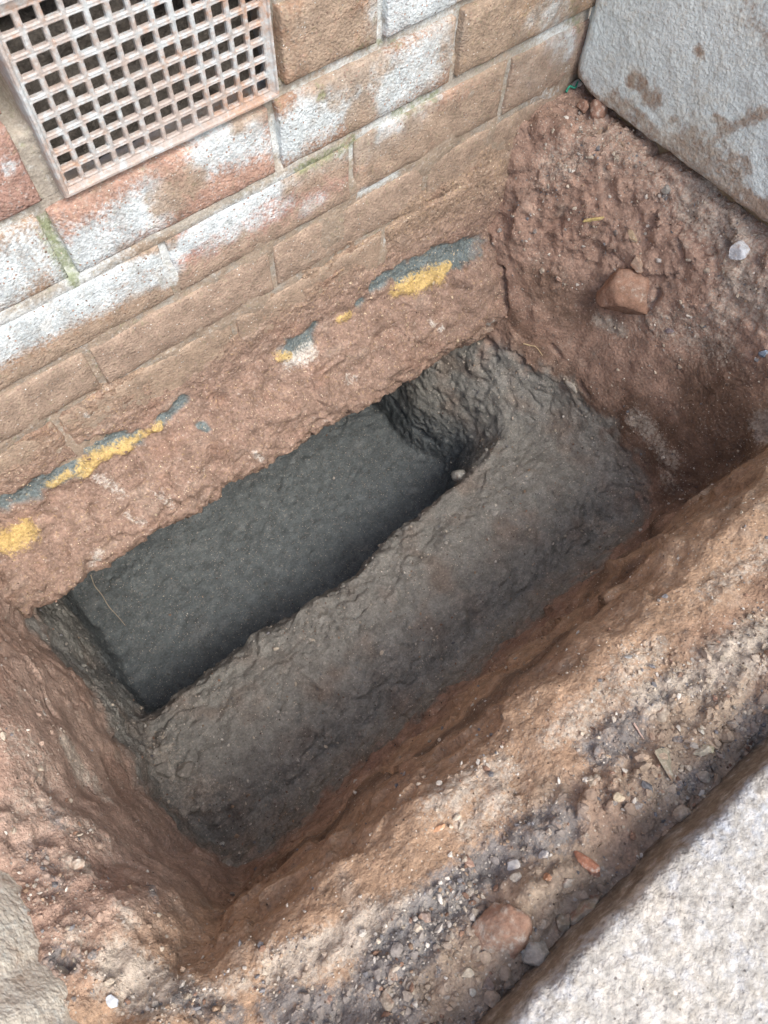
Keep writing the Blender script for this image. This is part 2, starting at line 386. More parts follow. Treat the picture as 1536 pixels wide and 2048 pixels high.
T_PIT = [(0.62, -0.0526, -0.1758, 0.6124, -0.0833, -0.2067, 0.0066, 1), (0.5401, -0.0526, -0.3602, 0.5342, -0.0807, -0.4103, 0.0063, 1), (-0.2521, -0.0908, -0.3937, -0.2441, -0.1878, -0.2976, 0.0037, 0.9), (-0.2441, -0.1878, -0.2976, -0.2461, -0.242, -0.2989, 0.0034, 0.9), (0.4318, 0.0406, -0.7037, 0.4387, -0.0627, -0.7215, 0.0085, 0.9), (0.4387, -0.0627, -0.7215, 0.4121, -0.1564, -0.7203, 0.0083, 1), (0.6219, -0.2517, -0.288, 0.6172, -0.2559, -0.3164, 0.0051, 1), (0.1476, -0.5839, -0.1525, 0.1604, -0.5858, -0.1496, 0.0039, 1), (-0.2872, -0.446, -0.1548, -0.2857, -0.453, -0.1554, 0.0052, 1), (-0.225, -0.2731, -0.5667, -0.2369, -0.2872, -0.5673, 0.0029, 0.9), (-0.2257, -0.3081, -0.5669, -0.214, -0.2946, -0.5608, 0.0029, 0.9), (-0.2298, -0.3168, -0.5622, -0.2136, -0.3489, -0.5655, 0.0036, 0.8), (0.6416, -0.0071, -0.1707, 0.6574, -0.008, -0.1667, 0.0045, 0.5), (0.6574, -0.1386, -0.1715, 0.6888, -0.1502, -0.1686, 0.0036, 0.7), (0.7005, -0.1644, -0.1688, 0.6955, -0.2242, -0.1698, 0.0044, 0.6), (0.6567, -0.2717, -0.1963, 0.6496, -0.2939, -0.1983, 0.0063, 0.9), (0.2352, -0.3671, -0.5597, 0.3304, -0.3873, -0.5736, 0.0045, 0.5), (0.3062, -0.4043, -0.5824, 0.3245, -0.4076, -0.5851, 0.0077, 0.7), (-0.0854, -0.2341, -0.5802, -0.1224, -0.2403, -0.5789, 0.0059, 0.6), (0.5157, -0.0626, -0.4776, 0.5256, -0.0886, -0.4841, 0.0116, 0.9), (0.5646, -0.1597, -0.4433, 0.5721, -0.251, -0.4779, 0.0048, 0.6), (0.5669, -0.2422, -0.497, 0.5598, -0.3463, -0.5026, 0.0049, 0.6), (-0.2575, -0.3072, -0.3187, -0.2576, -0.3242, -0.3224, 0.0028, 0.6), (-0.223, -0.459, -0.3578, -0.1759, -0.4842, -0.3173, 0.0043, 0.6), (-0.0516, -0.4543, -0.5115, -0.0026, -0.4517, -0.4901, 0.0039, 0.5), (-0.2717, -0.4916, -0.1617, -0.2281, -0.5392, -0.1504, 0.003, 0.6)]
T_SMOOTH = [(0.5569, -0.1013, -0.3704, 0.5696, -0.2484, -0.4654, 0.063, 1), (0.5955, -0.2577, -0.3803, 0.578, -0.4191, -0.3963, 0.0829, 1), (0.5518, -0.2022, -0.5298, 0.5461, -0.4147, -0.5138, 0.049, 0.8), (-0.2479, -0.2065, -0.2216, -0.2422, -0.2596, -0.3934, 0.0225, 0.7), (0.6148, -0.3297, -0.3226, 0.591, -0.4293, -0.3583, 0.0511, 1), (0.5772, -0.1338, -0.3457, 0.5981, -0.1757, -0.3533, 0.0344, 1), (-0.2579, -0.2476, -0.2008, -0.2535, -0.328, -0.3994, 0.0439, 1), (-0.2546, -0.3329, -0.3155, -0.2274, -0.4519, -0.3047, 0.0321, 0.7), (0.0095, -0.4946, -0.2671, 0.1692, -0.5068, -0.1989, 0.024, 0.8), (-0.0852, -0.335, -0.5546, 0.1887, -0.3765, -0.5627, 0.0499, 0.5), (-0.1549, -0.0265, -0.7682, 0.2587, -0.0495, -0.77, 0.1381, 0.6), (-0.2441, -0.0921, -0.464, -0.2435, -0.127, -0.4837, 0.0126, 1), (-0.1874, -0.4852, -0.3157, -0.1213, -0.4959, -0.2397, 0.0198, 0.7)]
# --END PAINT--

def ground_fields(P):
    x, y, z = P.T
    w = fbm(P, 26, 3, 40)
    wob = .55 * w
    grey = ss(-.470, -.512, z + .055 * w + .025 * fbm(P, 75, 2, 38) + .02 * noise(P, 9, 41) + .05 * ss(-.35, -.45, y) - .03 * ss(.40, .30, x) * ss(-.38, -.2, y))
    grey = np.maximum(grey, caps(P, T_GREY, wob))
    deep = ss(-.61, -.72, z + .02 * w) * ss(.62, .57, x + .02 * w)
    pale = caps(P, T_PALE, wob); grav = caps(P, T_GRAVEL, wob)
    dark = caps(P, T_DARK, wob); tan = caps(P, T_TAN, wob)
    tan = np.maximum(tan, ss(-.40, -.47, y) * ss(-.5, -.3, z) * .9)
    rough = np.maximum(np.maximum(caps(P, T_ROUGH, wob), pale * .8), grav)
    rough = np.maximum(rough, ss(-.56, -.60, y + .04 * w) * .8)
    smooth = caps(P, T_SMOOTH, wob)
    return grey, deep, pale, grav, dark, tan, rough, smooth, w

def shape_ground():
    P = GV.copy()
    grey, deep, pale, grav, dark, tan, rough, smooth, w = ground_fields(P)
    steep = 1 - np.abs(GN[:, 2])
    r = np.clip(.60 + .8 * rough - .42 * smooth + .25 * grey, .15, 1.5)
    d = .0075 * fbm(P, 15, 2, 50) * (1 - .5 * deep)
    d += .0042 * fbm(P, 44, 3, 51) * (.5 + .5 * r) * (1 - .5 * smooth)
    # spade marks that run down the cut faces
    d += .0030 * noise(P + .02 * noise(P, 12, 58)[:, None], (48, 48, 11), 52) * ss(.25, .7, steep) * ss(-.1, .1, P[:, 0])
    d += .0030 * fbm(P + .010 * noise(P, 30, 59)[:, None], 62, 2, 53) * r
    d += .0026 * fbm(P, 150, 2, 54) * r
    cl = noise(P, 95, 55); d += .004 * np.maximum(cl - .12, 0) * 2 * np.clip(r - .3, 0, 1.2)
    fq = P + .012 * np.stack([noise(P, 20, 44), noise(P, 20, 45), noise(P, 20, 46)], 1)
    fc = facets(fq, 22, 47)
    d += .0085 * fc * ss(.15, .5, steep + .35 * rough) * (1 - .8 * grey) * (1 - .85 * smooth) * (1 - .5 * ss(-.18, -.24, P[:, 0])) + .003 * fc * grey * (1 - deep) * ss(.44, .40, P[:, 0])
    d -= .011 * ss(.25, 1, caps(P, T_PIT, .9 * fbm(P, 55, 3, 57)))
    # shrinkage cracks in the grey clay, clods in the rubble strip
    q = P + .018 * np.stack([noise(P, 26, 62), noise(P, 26, 63), noise(P, 26, 64)], 1)
    d -= .0060 * ss(.06, 0, np.abs(noise(q, 30, 65))) * ss(-.1, .35, noise(P, 11, 66)) * (.25 + .75 * grey)
    d += .0055 * np.maximum(noise(q, 36, 67), -.15) * np.clip(rough * 1.1 + ss(-.56, -.60, P[:, 1]), 0, 1.2)
    d += .0038 * fbm(P + .01 * noise(P, 25, 68)[:, None], 75, 2, 69) * np.clip(grey + deep, 0, 1) * (1 - .5 * deep)
    d += .006 * fbm(P, 13, 3, 48) * deep
    V = P + GN * d[:, None]
    c = np.tile(RED, (len(P), 1)).astype(float)
    c = mixc(c, tan * .9, TAN)
    c = mixc(c, ss(-.19, -.23, P[:, 0]) * ss(-.50, -.42, P[:, 1]) * .8, (.43, .32, .258))
    c = mixc(c, ss(-.565, -.605, P[:, 1] + .04 * w) * .6, (.40, .345, .275))
    c = mixc(c, ss(-.1, .5, fbm(P, 12, 2, 60)) * .5, (.25, .15, .11))
    c = mixc(c, np.clip(dark, 0, 1) * .85, WET_SHADE)  # damp brown on the right slope, trench shade painted along the near foot
    c = c * (1 + .32 * fbm(P, 34, 3, 70))[:, None]
    c = mixc(c, ss(.1, .5, fbm(P, 48, 3, 71)) * .45 * (1 - dark), (.40, .34, .28))
    c = mixc(c, grey, GREY)
    c = mixc(c, grey * ss(-.05, .4, fbm(P, 16, 3, 61)) * .6, (.25, .195, .155))
    c = mixc(c, grey * ss(.1, .45, fbm(P, 28, 3, 39)) * .45, (.36, .36, .335))
    c = mixc(c, deep, DEEP)  # blue-grey clay, darkened by depth to paint in the pit's shade
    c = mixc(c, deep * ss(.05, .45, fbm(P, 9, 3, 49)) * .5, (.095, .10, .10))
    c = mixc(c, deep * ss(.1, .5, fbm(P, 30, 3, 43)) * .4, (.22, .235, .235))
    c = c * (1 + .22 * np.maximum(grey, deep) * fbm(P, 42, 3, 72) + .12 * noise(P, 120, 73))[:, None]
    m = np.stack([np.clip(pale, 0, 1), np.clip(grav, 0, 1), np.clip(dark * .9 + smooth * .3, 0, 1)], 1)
    return V, c, m

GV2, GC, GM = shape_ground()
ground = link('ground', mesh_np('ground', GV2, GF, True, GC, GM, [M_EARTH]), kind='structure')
GN2 = normals(GV2, GF)
if GN2[:, 2].mean() < 0: GN2 = -GN2

# ------------------------------------------------------------------ the brick wall
# --WALL PAINT-- (world x, 0, z of both ends, radius, strength) on the wall face
W_WHITE = [(0.0003, 0, -0.0557, 0.0808, 0, -0.04, 0.0251, 0.95), (0.1535, 0, -0.0196, 0.1958, 0, -0.0215, 0.0216, 0.9), (0.0542, 0, -0.0312, 0.0567, 0, -0.0378, 0.0099, 0.9), (-0.0597, 0, -0.0472, -0.0154, 0, -0.0296, 0.0245, 0.9), (0.2438, 0, -0.0405, 0.2983, 0, -0.0283, 0.0263, 1), (0.3052, 0, -0.0166, 0.3475, 0, -0.0282, 0.0225, 0.9), (0.3608, 0, -0.0437, 0.4316, 0, -0.0254, 0.0273, 0.95), (0.5884, 0, -0.0499, 0.636, 0, -0.112, 0.0212, 0.8), (0.5657, 0, -0.0975, 0.6204, 0, -0.1631, 0.0201, 0.45), (0.3588, 0, 0.0272, 0.4329, 0, 0.0159, 0.0258, 0.95), (-0.0768, 0, -0.0841, 0.0867, 0, -0.0983, 0.0115, 1.1), (0.0867, 0, -0.0983, 0.2213, 0, -0.0874, 0.0109, 1.1), (0.2213, 0, -0.0874, 0.318, 0, -0.092, 0.0086, 1), (-0.088, 0, -0.1047, 0.0094, 0, -0.1003, 0.0188, 0.9), (0.0095, 0, -0.1138, 0.0745, 0, -0.1165, 0.0139, 0.8), (0.134, 0, -0.1062, 0.2182, 0, -0.1088, 0.0188, 0.62), (0.3373, 0, -0.0926, 0.4063, 0, -0.0883, 0.0218, 0.7), (0.4164, 0, -0.0808, 0.4298, 0, -0.0803, 0.0112, 0.6), (0.0778, 0, -0.1259, 0.0905, 0, -0.1197, 0.0109, 0.6), (0.2479, 0, -0.1311, 0.2683, 0, -0.1292, 0.0117, 0.5), (0.3247, 0, -0.1503, 0.3777, 0, -0.1552, 0.0056, 0.8), (0.3648, 0, -0.2434, 0.4141, 0, -0.2467, 0.0055, 0.5), (0.5515, 0, -0.053, 0.5632, 0, -0.0415, 0.0107, 0.6), (0.2594, 0, 0.0493, 0.2699, 0, 0.054, 0.0072, 0.3), (-0.0083, 0, 0.0479, -0.006, 0, 0.0448, 0.0055, 0.5)]
W_MUD = [(0.1012, 0, -0.0401, 0.1232, 0, -0.0353, 0.0203, 0.9), (0.3229, 0, -0.0492, 0.3273, 0, -0.097, 0.0186, 1.2), (0.2799, 0, 0.0422, 0.3157, 0, -0.0044, 0.043, 0.9), (0.4796, 0, -0.0276, 0.5622, 0, -0.1138, 0.0528, 1), (0.4087, 0, -0.1218, 0.5397, 0, -0.1378, 0.0399, 1), (0.1905, 0, -0.0039, 0.2105, 0, -0.0044, 0.0113, 0.8), (0.2454, 0, -0.0924, 0.3031, 0, -0.1029, 0.0196, 0.9), (0.1261, 0, -0.1419, 0.2804, 0, -0.1632, 0.0263, 0.9), (0.3586, 0, -0.1176, 0.455, 0, -0.1302, 0.0254, 1), (0.0497, 0, -0.0756, 0.095, 0, -0.0842, 0.0094, 0.9), (0.038, 0, -0.0045, 0.0534, 0, -0.0044, 0.0097, 0.4), (0.5693, 0, -0.1106, 0.6218, 0, -0.0952, 0.0141, 0.5), (0.5939, 0, -0.1386, 0.6622, 0, -0.154, 0.037, 1)]
W_MOSS = [(-0.002, 0, -0.0124, -0.0012, 0, -0.0755, 0.0065, 1), (0.2471, 0, -0.0807, 0.3155, 0, -0.0826, 0.0063, 0.9), (0.2405, 0, 0.0085, 0.2322, 0, -0.0051, 0.0042, 0.4), (0.3744, 0, -0.0773, 0.4297, 0, -0.0776, 0.0068, 0.6), (0.2765, 0, -0.0091, 0.2782, 0, -0.0201, 0.0038, 0.8), (0.6194, 0, -0.0475, 0.6538, 0, -0.0898, 0.0043, 0.5), (0.3188, 0, 0.0102, 0.3731, 0, -0.004, 0.0034, 0.5)]
F_BLUE = [(-0.1813, 0, -0.2941, -0.1509, 0, -0.3048, 0.0126, 1), (-0.1491, 0, -0.3007, -0.0959, 0, -0.304, 0.0113, 1), (-0.0743, 0, -0.2883, -0.0209, 0, -0.3135, 0.0113, 1), (0.015, 0, -0.3127, 0.0502, 0, -0.305, 0.0083, 1), (0.191, 0, -0.3165, 0.2284, 0, -0.3235, 0.0114, 1), (0.2369, 0, -0.3169, 0.244, 0, -0.3081, 0.0054, 1), (0.3413, 0, -0.3026, 0.3803, 0, -0.305, 0.0105, 1), (0.3892, 0, -0.3062, 0.5057, 0, -0.3317, 0.0177, 1), (0.4392, 0, -0.3107, 0.5195, 0, -0.322, 0.0149, 1), (0.5595, 0, -0.3357, 0.5694, 0, -0.3294, 0.0078, 1), (0.3164, 0, -0.3163, 0.3202, 0, -0.3165, 0.0069, 0.9), (0.0494, 0, -0.34, 0.0555, 0, -0.3423, 0.0045, 1)]
F_YELLOW = [(-0.2109, 0, -0.3353, -0.1799, 0, -0.3361, 0.0096, 1), (-0.0905, 0, -0.3116, -0.0739, 0, -0.3067, 0.0094, 1), (-0.0602, 0, -0.3101, -0.0364, 0, -0.3176, 0.0088, 1), (-0.0242, 0, -0.317, 0.0081, 0, -0.3162, 0.0057, 0.8), (-0.1301, 0, -0.31, -0.1068, 0, -0.3074, 0.005, 0.8), (0.371, 0, -0.3257, 0.4021, 0, -0.3317, 0.0079, 1), (0.4037, 0, -0.3296, 0.4445, 0, -0.3362, 0.0109, 1), (0.4497, 0, -0.3354, 0.465, 0, -0.3327, 0.0052, 1), (0.281, 0, -0.3215, 0.2962, 0, -0.3227, 0.0055, 0.75), (0.1794, 0, -0.3192, 0.1951, 0, -0.3258, 0.0053, 0.8)]
F_WHITE = [(0.1927, 0, -0.3318, 0.227, 0, -0.3367, 0.0094, 0.9), (-0.0833, 0, -0.3292, -0.0726, 0, -0.3478, 0.0064, 0.6), (0.0928, 0, -0.3893, 0.0986, 0, -0.4068, 0.0047, 0.7), (0.4074, 0, -0.3781, 0.4093, 0, -0.3803, 0.0044, 0.8), (0.4213, 0, -0.3934, 0.4251, 0, -0.3939, 0.0045, 0.8), (-0.0812, 0, -0.3687, -0.0714, 0, -0.3808, 0.0039, 0.6), (-0.1468, 0, -0.3944, -0.134, 0, -0.3822, 0.0052, 0.7), (-0.0376, 0, -0.3679, -0.0312, 0, -0.3832, 0.0058, 0.5), (0.2584, 0, -0.3824, 0.269, 0, -0.3876, 0.007, 0.5), (0.5037, 0, -0.4315, 0.5133, 0, -0.4275, 0.0048, 0.9), (-0.022, 0, -0.1398, -0.0192, 0, -0.1438, 0.0033, 0.5), (-0.0565, 0, -0.242, -0.055, 0, -0.2474, 0.003, 0.9)]
# --END WALL PAINT--

def wall_masks(P):
    Q = P.copy(); Q[:, 1] = 0
    w = .45 * fbm(Q, 40, 2, 70)
    white = caps(Q, W_WHITE, w) * 1.12
    low = ss(-.085, -.16, Q[:, 2] + .02 * w)
    mud = np.maximum(caps(Q, W_MUD, w), np.maximum(low * 1.15 * (1 - .75 * np.clip(white, 0, 1)), .08))
    mud = np.maximum(mud, ss(.40, .50, Q[:, 0]) * .55)
    moss = caps(Q, W_MOSS, w) * .8
    thin = .75 + .4 * ss(-.4, .5, noise(Q, 17, 74))
    return np.stack([np.clip(white * thin, 0, 1.3), np.clip(mud, 0, 1.3), np.clip(moss, 0, 1.2)], 1)

def brick_mesh(x0, x1, z0, z1, yf, seed, fine=True, depth=.10, tone=None):
    st = .0045 if fine else .02
    nx = max(4, int((x1 - x0) / st)); nz = max(4, int((z1 - z0) / st))
    u = np.linspace(0, 1, nx); v = np.linspace(0, 1, nz)
    # crowd the outer rows toward the arrises
    u[1], u[-2] = .0018 / (x1 - x0), 1 - .0018 / (x1 - x0)
    v[1], v[-2] = .0018 / (z1 - z0), 1 - .0018 / (z1 - z0)
    U, Vv = np.meshgrid(u, v, indexing='ij')
    X = x0 + U * (x1 - x0); Z = z0 + Vv * (z1 - z0)
    P = np.stack([X.ravel(), 0 * X.ravel(), Z.ravel()], 1)
    e = np.minimum(np.minimum(P[:, 0] - x0, x1 - P[:, 0]), np.minimum(P[:, 2] - z0, z1 - P[:, 2]))
    wear = .0016 * np.clip(noise(P, 30, seed) + .15, 0, 1) * ss(.012, 0, e)
    y = yf + .0016 * ss(.0030, 0, e) + wear + .0009 * noise(P, 35, seed + 3) + .0007 * noise(P, 120, seed + 5)
    P[:, 1] = y
    j = ss(.004, 0, e)
    P[:, 0] += j * .0012 * noise(P, 40, seed + 8); P[:, 2] += j * .0012 * noise(P, 40, seed + 9)
    F = grid_faces(nx, nz)
    idx = np.arange(nx * nz).reshape(nx, nz)
    ring = np.concatenate([idx[:-1, 0], idx[-1, :-1], idx[:0:-1, -1], idx[0, :0:-1]])
    B = P[ring].copy(); B[:, 1] = yf + depth
    n = len(P); k = len(ring); a = np.arange(k); b = (a + 1) % k
    S = np.stack([ring[b], ring[a], n + a, n + b], 1)
    V = np.concatenate([P, B])
    col = np.tile(tone if tone is not None else (.36, .21, .15), (len(V), 1))
    return mesh_np('brick', V, np.concatenate([F, S]), True, col, wall_masks(V), [M_BRICK])

wall = empty('brick_wall', (0, 0, -.30), label='old red brick wall with white bloom and mud smears above the pit', category='wall', kind='thing')
WOFF = Vector((0, 0, .30))
def wall_part(name, me, **props):
    o = link(name, me, wall, **props); o.location = WOFF; return o

BEDS = [-.305, -.2214, -.1552, -.0756, .0017]
ROWS = [  # z0, z1, perpend centres, front y, joint
    (-.296, -.2275, [-.53, -.305, -.085, .138, .362, .585, .70], .001, .008),
    (-.2165, -.1600, [-.47, -.2475, -.0225, .2005, .425, .70], .0005, .008),
    (-.1500, -.0830, [-.58, -.36, -.1380, .0864, .3131, .540, .70], .0, .008),
    (-.0690, -.0035, [-.45, -.225, .0, .2235, .4505, .70], -.001, .010),
]
def tone_for(i):
    r = random.Random(i * 31 + 5)
    k = r.uniform(.82, 1.12)
    return (.37 * k, (.235 + r.uniform(-.02, .03)) * k, (.18 + r.uniform(-.02, .03)) * k)
bi = 0
for (z0, z1, perps, yf, jt) in ROWS:
    perps = [perps[0] - .45, perps[0] - .225] + perps
    for a, b in zip(perps[:-1], perps[1:]):
        x0, x1 = a + jt / 2, b - jt / 2
        fine = x1 > -.30
        dz = random.uniform(-.0015, .0015)
        wall_part('brick', brick_mesh(x0, x1, z0 + dz, z1 + dz, yf + random.uniform(-.0012, .0012), 100 + bi * 3, fine, tone=tone_for(bi)))
        bi += 1
# the course of the vent: bricks beside it, a second course above
VX0, VX1, VZ0, VZ1 = .0215, .2315, .0040, .1485
for (z0, z1, spans) in ((.0075, .0715, [(-.895, -.680), (-.670, -.455), (-.445, -.232), (-.222, .0045), (.2415, .3450), (.3560, .5700), (.5800, .7000)]),
                        (.0815, .1465, [(-.790, -.575), (-.565, -.350), (-.340, -.122), (-.112, .0060), (.2425, .4580), (.4680, .7000)])):
    for (x0, x1) in spans:
        wall_part('brick', brick_mesh(x0, x1, z0, z1, random.uniform(-.001, .001), 100 + bi * 3, x1 > -.05 and z0 < .05, tone=tone_for(bi)))
        bi += 1
for k in range(9):          # courses out of the frame
    z0 = .1565 + k * .075
    off = 0 if k % 2 else .1125
    x = -.90 + off
    while x < .655:
        x1 = min(x + .215, .70)
        if x1 - x > .03:
            wall_part('brick', brick_mesh(x, x1, z0, z0 + .065, random.uniform(-.001, .001), 100 + bi * 3, False, tone=tone_for(bi)))
            bi += 1
        x += .225

def mortar_sheet(x0, x1, z0, z1, y, seed, st=.006):
    nx = max(2, int((x1 - x0) / st)); nz = max(2, int((z1 - z0) / st))
    X, Z = np.meshgrid(np.linspace(x0, x1, nx), np.linspace(z0, z1, nz), indexing='ij')
    P = np.stack([X.ravel(), 0 * X.ravel(), Z.ravel()], 1)
    P[:, 1] = y(P) + .0012 * noise(P, 60, seed) + .0008 * noise(P, 170, seed + 1)
    return P, grid_faces(nx, nz)

def mortar_y(P):
    x, z = P[:, 0], P[:, 2]
    y = np.full(len(P), .0085)
    y = np.where(z < -.045, .0060, y)
    y = y - .0015 * ss(-.07, -.09, z)
    y = y - .0048 * ss(-.25, .45, fbm(P, 16, 2, 87)) * ss(-.08, -.10, z)
    y = np.where((z > .058) & (np.abs(x - .013) < .0085), .05, y)
    y = np.where((z > .010) & (np.abs(x - .2365) < .0045), .035, y)
    # bed joint under the vent course is raked out, the one below stands nearly flush with a pale fillet
    y = y - .005 * ss(.012, .004, np.abs(z + .0760)) * ss(.36, .28, x)
    return y
parts = [mortar_sheet(-.50, .72, -.33, .0042, mortar_y, 80, .004),
         mortar_sheet(-.50, .0225, .0043, .1485, mortar_y, 81, .004), mortar_sheet(.2300, .72, .0043, .1485, mortar_y, 82, .004),
         mortar_sheet(-.50, .72, .1486, .85, mortar_y, 83, .02), mortar_sheet(-.93, -.5003, -.33, .85, mortar_y, 84, .02)]
for i, (P, F) in enumerate(parts):
    col = np.tile((.36, .335, .29), (len(P), 1))
    wm = wall_masks(P); wm[:, 1] *= .50 + .35 * noise(P, 12, 85) + .45 * ss(.004, .0015, P[:, 1])
    wall_part('mortar', mesh_np('mortar', P, F, True, col, wm, [M_MORTAR]))

# the footing below the last course: mud caked over it, thinning out up the bricks
def build_footing():
    prof_pts = np.array([(.012, -.115), (.004, -.165), (.0005, -.21), (-.0015, -.26), (-.006, -.305), (-.012, -.333), (-.038, -.347), (-.064, -.366),
                         (-.077, -.388), (-.074, -.410), (-.050, -.430), (.0, -.440), (.12, -.437), (.34, -.425)])
    seg = np.r_[0, np.cumsum(np.linalg.norm(np.diff(prof_pts, axis=0), axis=1))]
    vis = seg[11]
    s = np.r_[np.arange(0, vis, .0026), np.linspace(vis, seg[-1], 12)]
    def sm(a):
        return sum(np.interp(s + d, seg, a) for d in (-.012, -.006, 0, .006, .012)) / 5
    py, pz = sm(prof_pts[:, 0]), sm(prof_pts[:, 1])
    xs = np.arange(-.50, .655, .0027)
    nu, nv = len(xs), len(s)
    X = np.repeat(xs, nv); Y = np.tile(py, nu); Z = np.tile(pz, nu); S = np.tile(s, nu)
    t = ss(-.33, -.39, Z)
    Z = Z - t * (.045 * (X + .2) / .7) + t * .006 * noise(np.stack([X, 0 * X, 0 * X], 1), 7, 90)
    V = np.stack([X, Y, Z], 1); F = grid_faces(nu, nv)
    n = normals(V, F)
    if n[:, 1].mean() > 0: n = -n
    up_ = ss(-.36, -.28, V[:, 2])           # 1 on the wall face, 0 on the footing
    A = V.copy()
    q = A + .016 * np.stack([noise(A, 24, 87), noise(A, 24, 88), noise(A, 24, 89)], 1)
    d = (1 - up_) * (.013 * fbm(A, (10, 14, 16), 2, 91) + .013 * fbm(q, (22, 30, 34), 2, 92) + .006 * np.maximum(noise(q, 52, 79), -.1)
                     + .007 * fbm(q, 75, 2, 93) + .003 * fbm(A, 170, 2, 94) - .005 * ss(.06, 0, np.abs(noise(q, (16, 30, 34), 78))) * ss(-.2, .3, noise(A, 9, 77)))
    mud = .004 * noise(A, (9, 9, 14), 95) + .004 * fbm(A, 45, 2, 96) + .003 * np.maximum(fbm(A, 130, 2, 97), -.1)
    mud += .012 * ss(.34, .54, A[:, 0] + .02 * noise(A, 20, 86)) * ss(-.14, -.26, A[:, 2]) - .003
    # the joints under the mud still show as shallow grooves
    gr = np.zeros(len(A))
    for zb in (-.1552, -.2214): gr = np.maximum(gr, ss(.006, .002, np.abs(A[:, 2] - zb)))
    for (z0, z1, perps, _y, _j) in ROWS:
        inr = (A[:, 2] > z0 - .004) & (A[:, 2] < z1 + .004)
        for xp in perps: gr = np.maximum(gr, ss(.006, .002, np.abs(A[:, 0] - xp)) * inr)
    d += up_ * (mud - .0042 * gr * (.55 + .5 * noise(A, 14, 83)) * ss(.52, .42, A[:, 0]))
    d += (1 - up_) * (.006 * facets(q, 30, 74) + .012 * ss(.44, .56, A[:, 0]))
    V2 = V + n * d[:, None]
    Q = V.copy(); Q[:, 1] = 0
    w = .5 * fbm(Q, 45, 2, 98) + .45 * fbm(Q, 130, 2, 84)
    blue = caps(Q, F_BLUE, w); yel = caps(Q, F_YELLOW, w); wh = caps(Q, F_WHITE, w) * .8
    c = np.tile((.27, .19, .15), (len(V), 1)).astype(float)
    c = mixc(c, ss(-.30, -.22, V[:, 2]) * .8, (.34, .255, .185))
    c = mixc(c, ss(.0, .5, fbm(A, 22, 3, 99)) * .55, (.25, .15, .11))
    c = mixc(c, ss(.1, .5, fbm(A, (20, 50, 50), 3, 76)) * .4, (.42, .34, .28))
    c = c * (1 + .25 * fbm(A, 60, 2, 75))[:, None]
    blue = blue * (1 - .45 * ss(.0, .35, fbm(Q, 55, 3, 82)))
    c = mixc(c, ss(.35, .75, blue), (.145, .18, .185))
    V2 = V2 - n * (.0035 * ss(.35, .75, blue))[:, None]
    V2 = V2 + n * (.0040 * ss(.3, .7, yel))[:, None]
    yel = yel * (1 - .5 * ss(.05, .4, fbm(Q, 70, 3, 81)))
    m = np.stack([np.clip(wh, 0, 1), np.clip(yel, 0, 1), 0 * yel], 1)
    return V2, F, c, m, n
FV, FF, FC, FM, FN = build_footing()
o = wall_part('footing', mesh_np('footing', FV, FF, True, FC, FM, [M_FOOT]), label='lumpy red clay caked footing with blue and yellow streaks')

# --STAGE2--

# ------------------------------------------------------------------ the vent grille
M_VENT = surface('glazed_clay', (.42, .365, .33), layers=((0, (.50, .555, .575), 110, .35, .9), (1, (.42, .27, .19), 140, .3, .85)),
                 vary=(.12, .12), scales=(70, 400), rough=.7, bump=((160, .0012, 2),))
M_DEBRIS = surface('vent_rubble', (.17, .155, .135), vary=(.45, .3), scales=(70, 300), bump=((200, .003, 2),))
vent = empty('vent_grille', ((VX0 + VX1) / 2, 0, VZ0), label='square holed clay air vent grille set into the brick wall', category='vent')
VO = -Vector(vent.location)
def vent_masks(V):
    w = fbm(V, 30, 2, 120)
    wh = .40 + .5 * noise(V, 14, 121) + .25 * w
    wh = np.where(V[:, 1] < -.0005, wh, wh - .1)
    rust = np.clip(.16 + .5 * noise(V, 19, 122) + .18 * ss(.13, .2, V[:, 0]), 0, 1)
    return np.stack([np.clip(wh, 0, 1.1), rust, 0 * w], 1)
def build_lattice():
    nc, nr = 13, 9
    px, pz = .01518, .01430
    cx = .0339 + np.arange(nc) * px; cz = .0181 + np.arange(nr) * pz
    hw, hh, rad = .0054, .0050, .0011
    V = []; F = []
    def loop(x, z, a, b, r, y):
        pts = []
        for (sx, sz, a0) in ((1, 1, 0), (-1, 1, 90), (-1, -1, 180), (1, -1, 270)):
            for k in range(4):
                t = math.radians(a0 + k * 30)
                pts.append((x + sx * (a - r) + r * math.cos(t), y, z + sz * (b - r) + r * math.sin(t)))
        return pts
    for i in range(nc):
        for j in range(nr):
            g = np.random.default_rng(i * 31 + j)
            x, z = cx[i] + g.normal(0, .00018), cz[j] + g.normal(0, .00018)
            a, b = hw * (1 + g.normal(0, .03)), hh * (1 + g.normal(0, .03))
            n = len(V)
            outer = []
            for (ux, uz) in loop2(cx[i], cz[j], px / 2, pz / 2): outer.append((ux, -.0010, uz))
            V += outer
            V += loop(x, z, a + .0010, b + .0010, rad + .0008, -.0012)
            V += loop(x, z, a, b, rad, -.0002)
            V += loop(x, z, a, b, rad, .0032)
            for l in range(3):
                for k in range(16):
                    k2 = (k + 1) % 16
                    F.append((n + l * 16 + k, n + l * 16 + k2, n + l * 16 + 16 + k2, n + l * 16 + 16 + k))
    V = np.array(V); F = np.array(F)
    return V, F[:, ::-1], cx[0] - px / 2, cx[-1] + px / 2, cz[0] - pz / 2, cz[-1] + pz / 2
def loop2(x, z, a, b):
    """16 points on a square, matched to the rounded loop"""
    q = []
    for (sx, sz, order) in ((1, 1, 0), (-1, 1, 1), (-1, -1, 2), (1, -1, 3)):
        t = [(1, .5), (1, 1), (1, 1), (.5, 1)]
        if order in (1, 3): t = t[::-1]
        t = [(u, v) for (u, v) in t]
        for (u, v) in t: q.append((x + sx * a * u, z + sz * b * v))
    return q
LV, LF, lx0, lx1, lz0, lz1 = build_lattice()
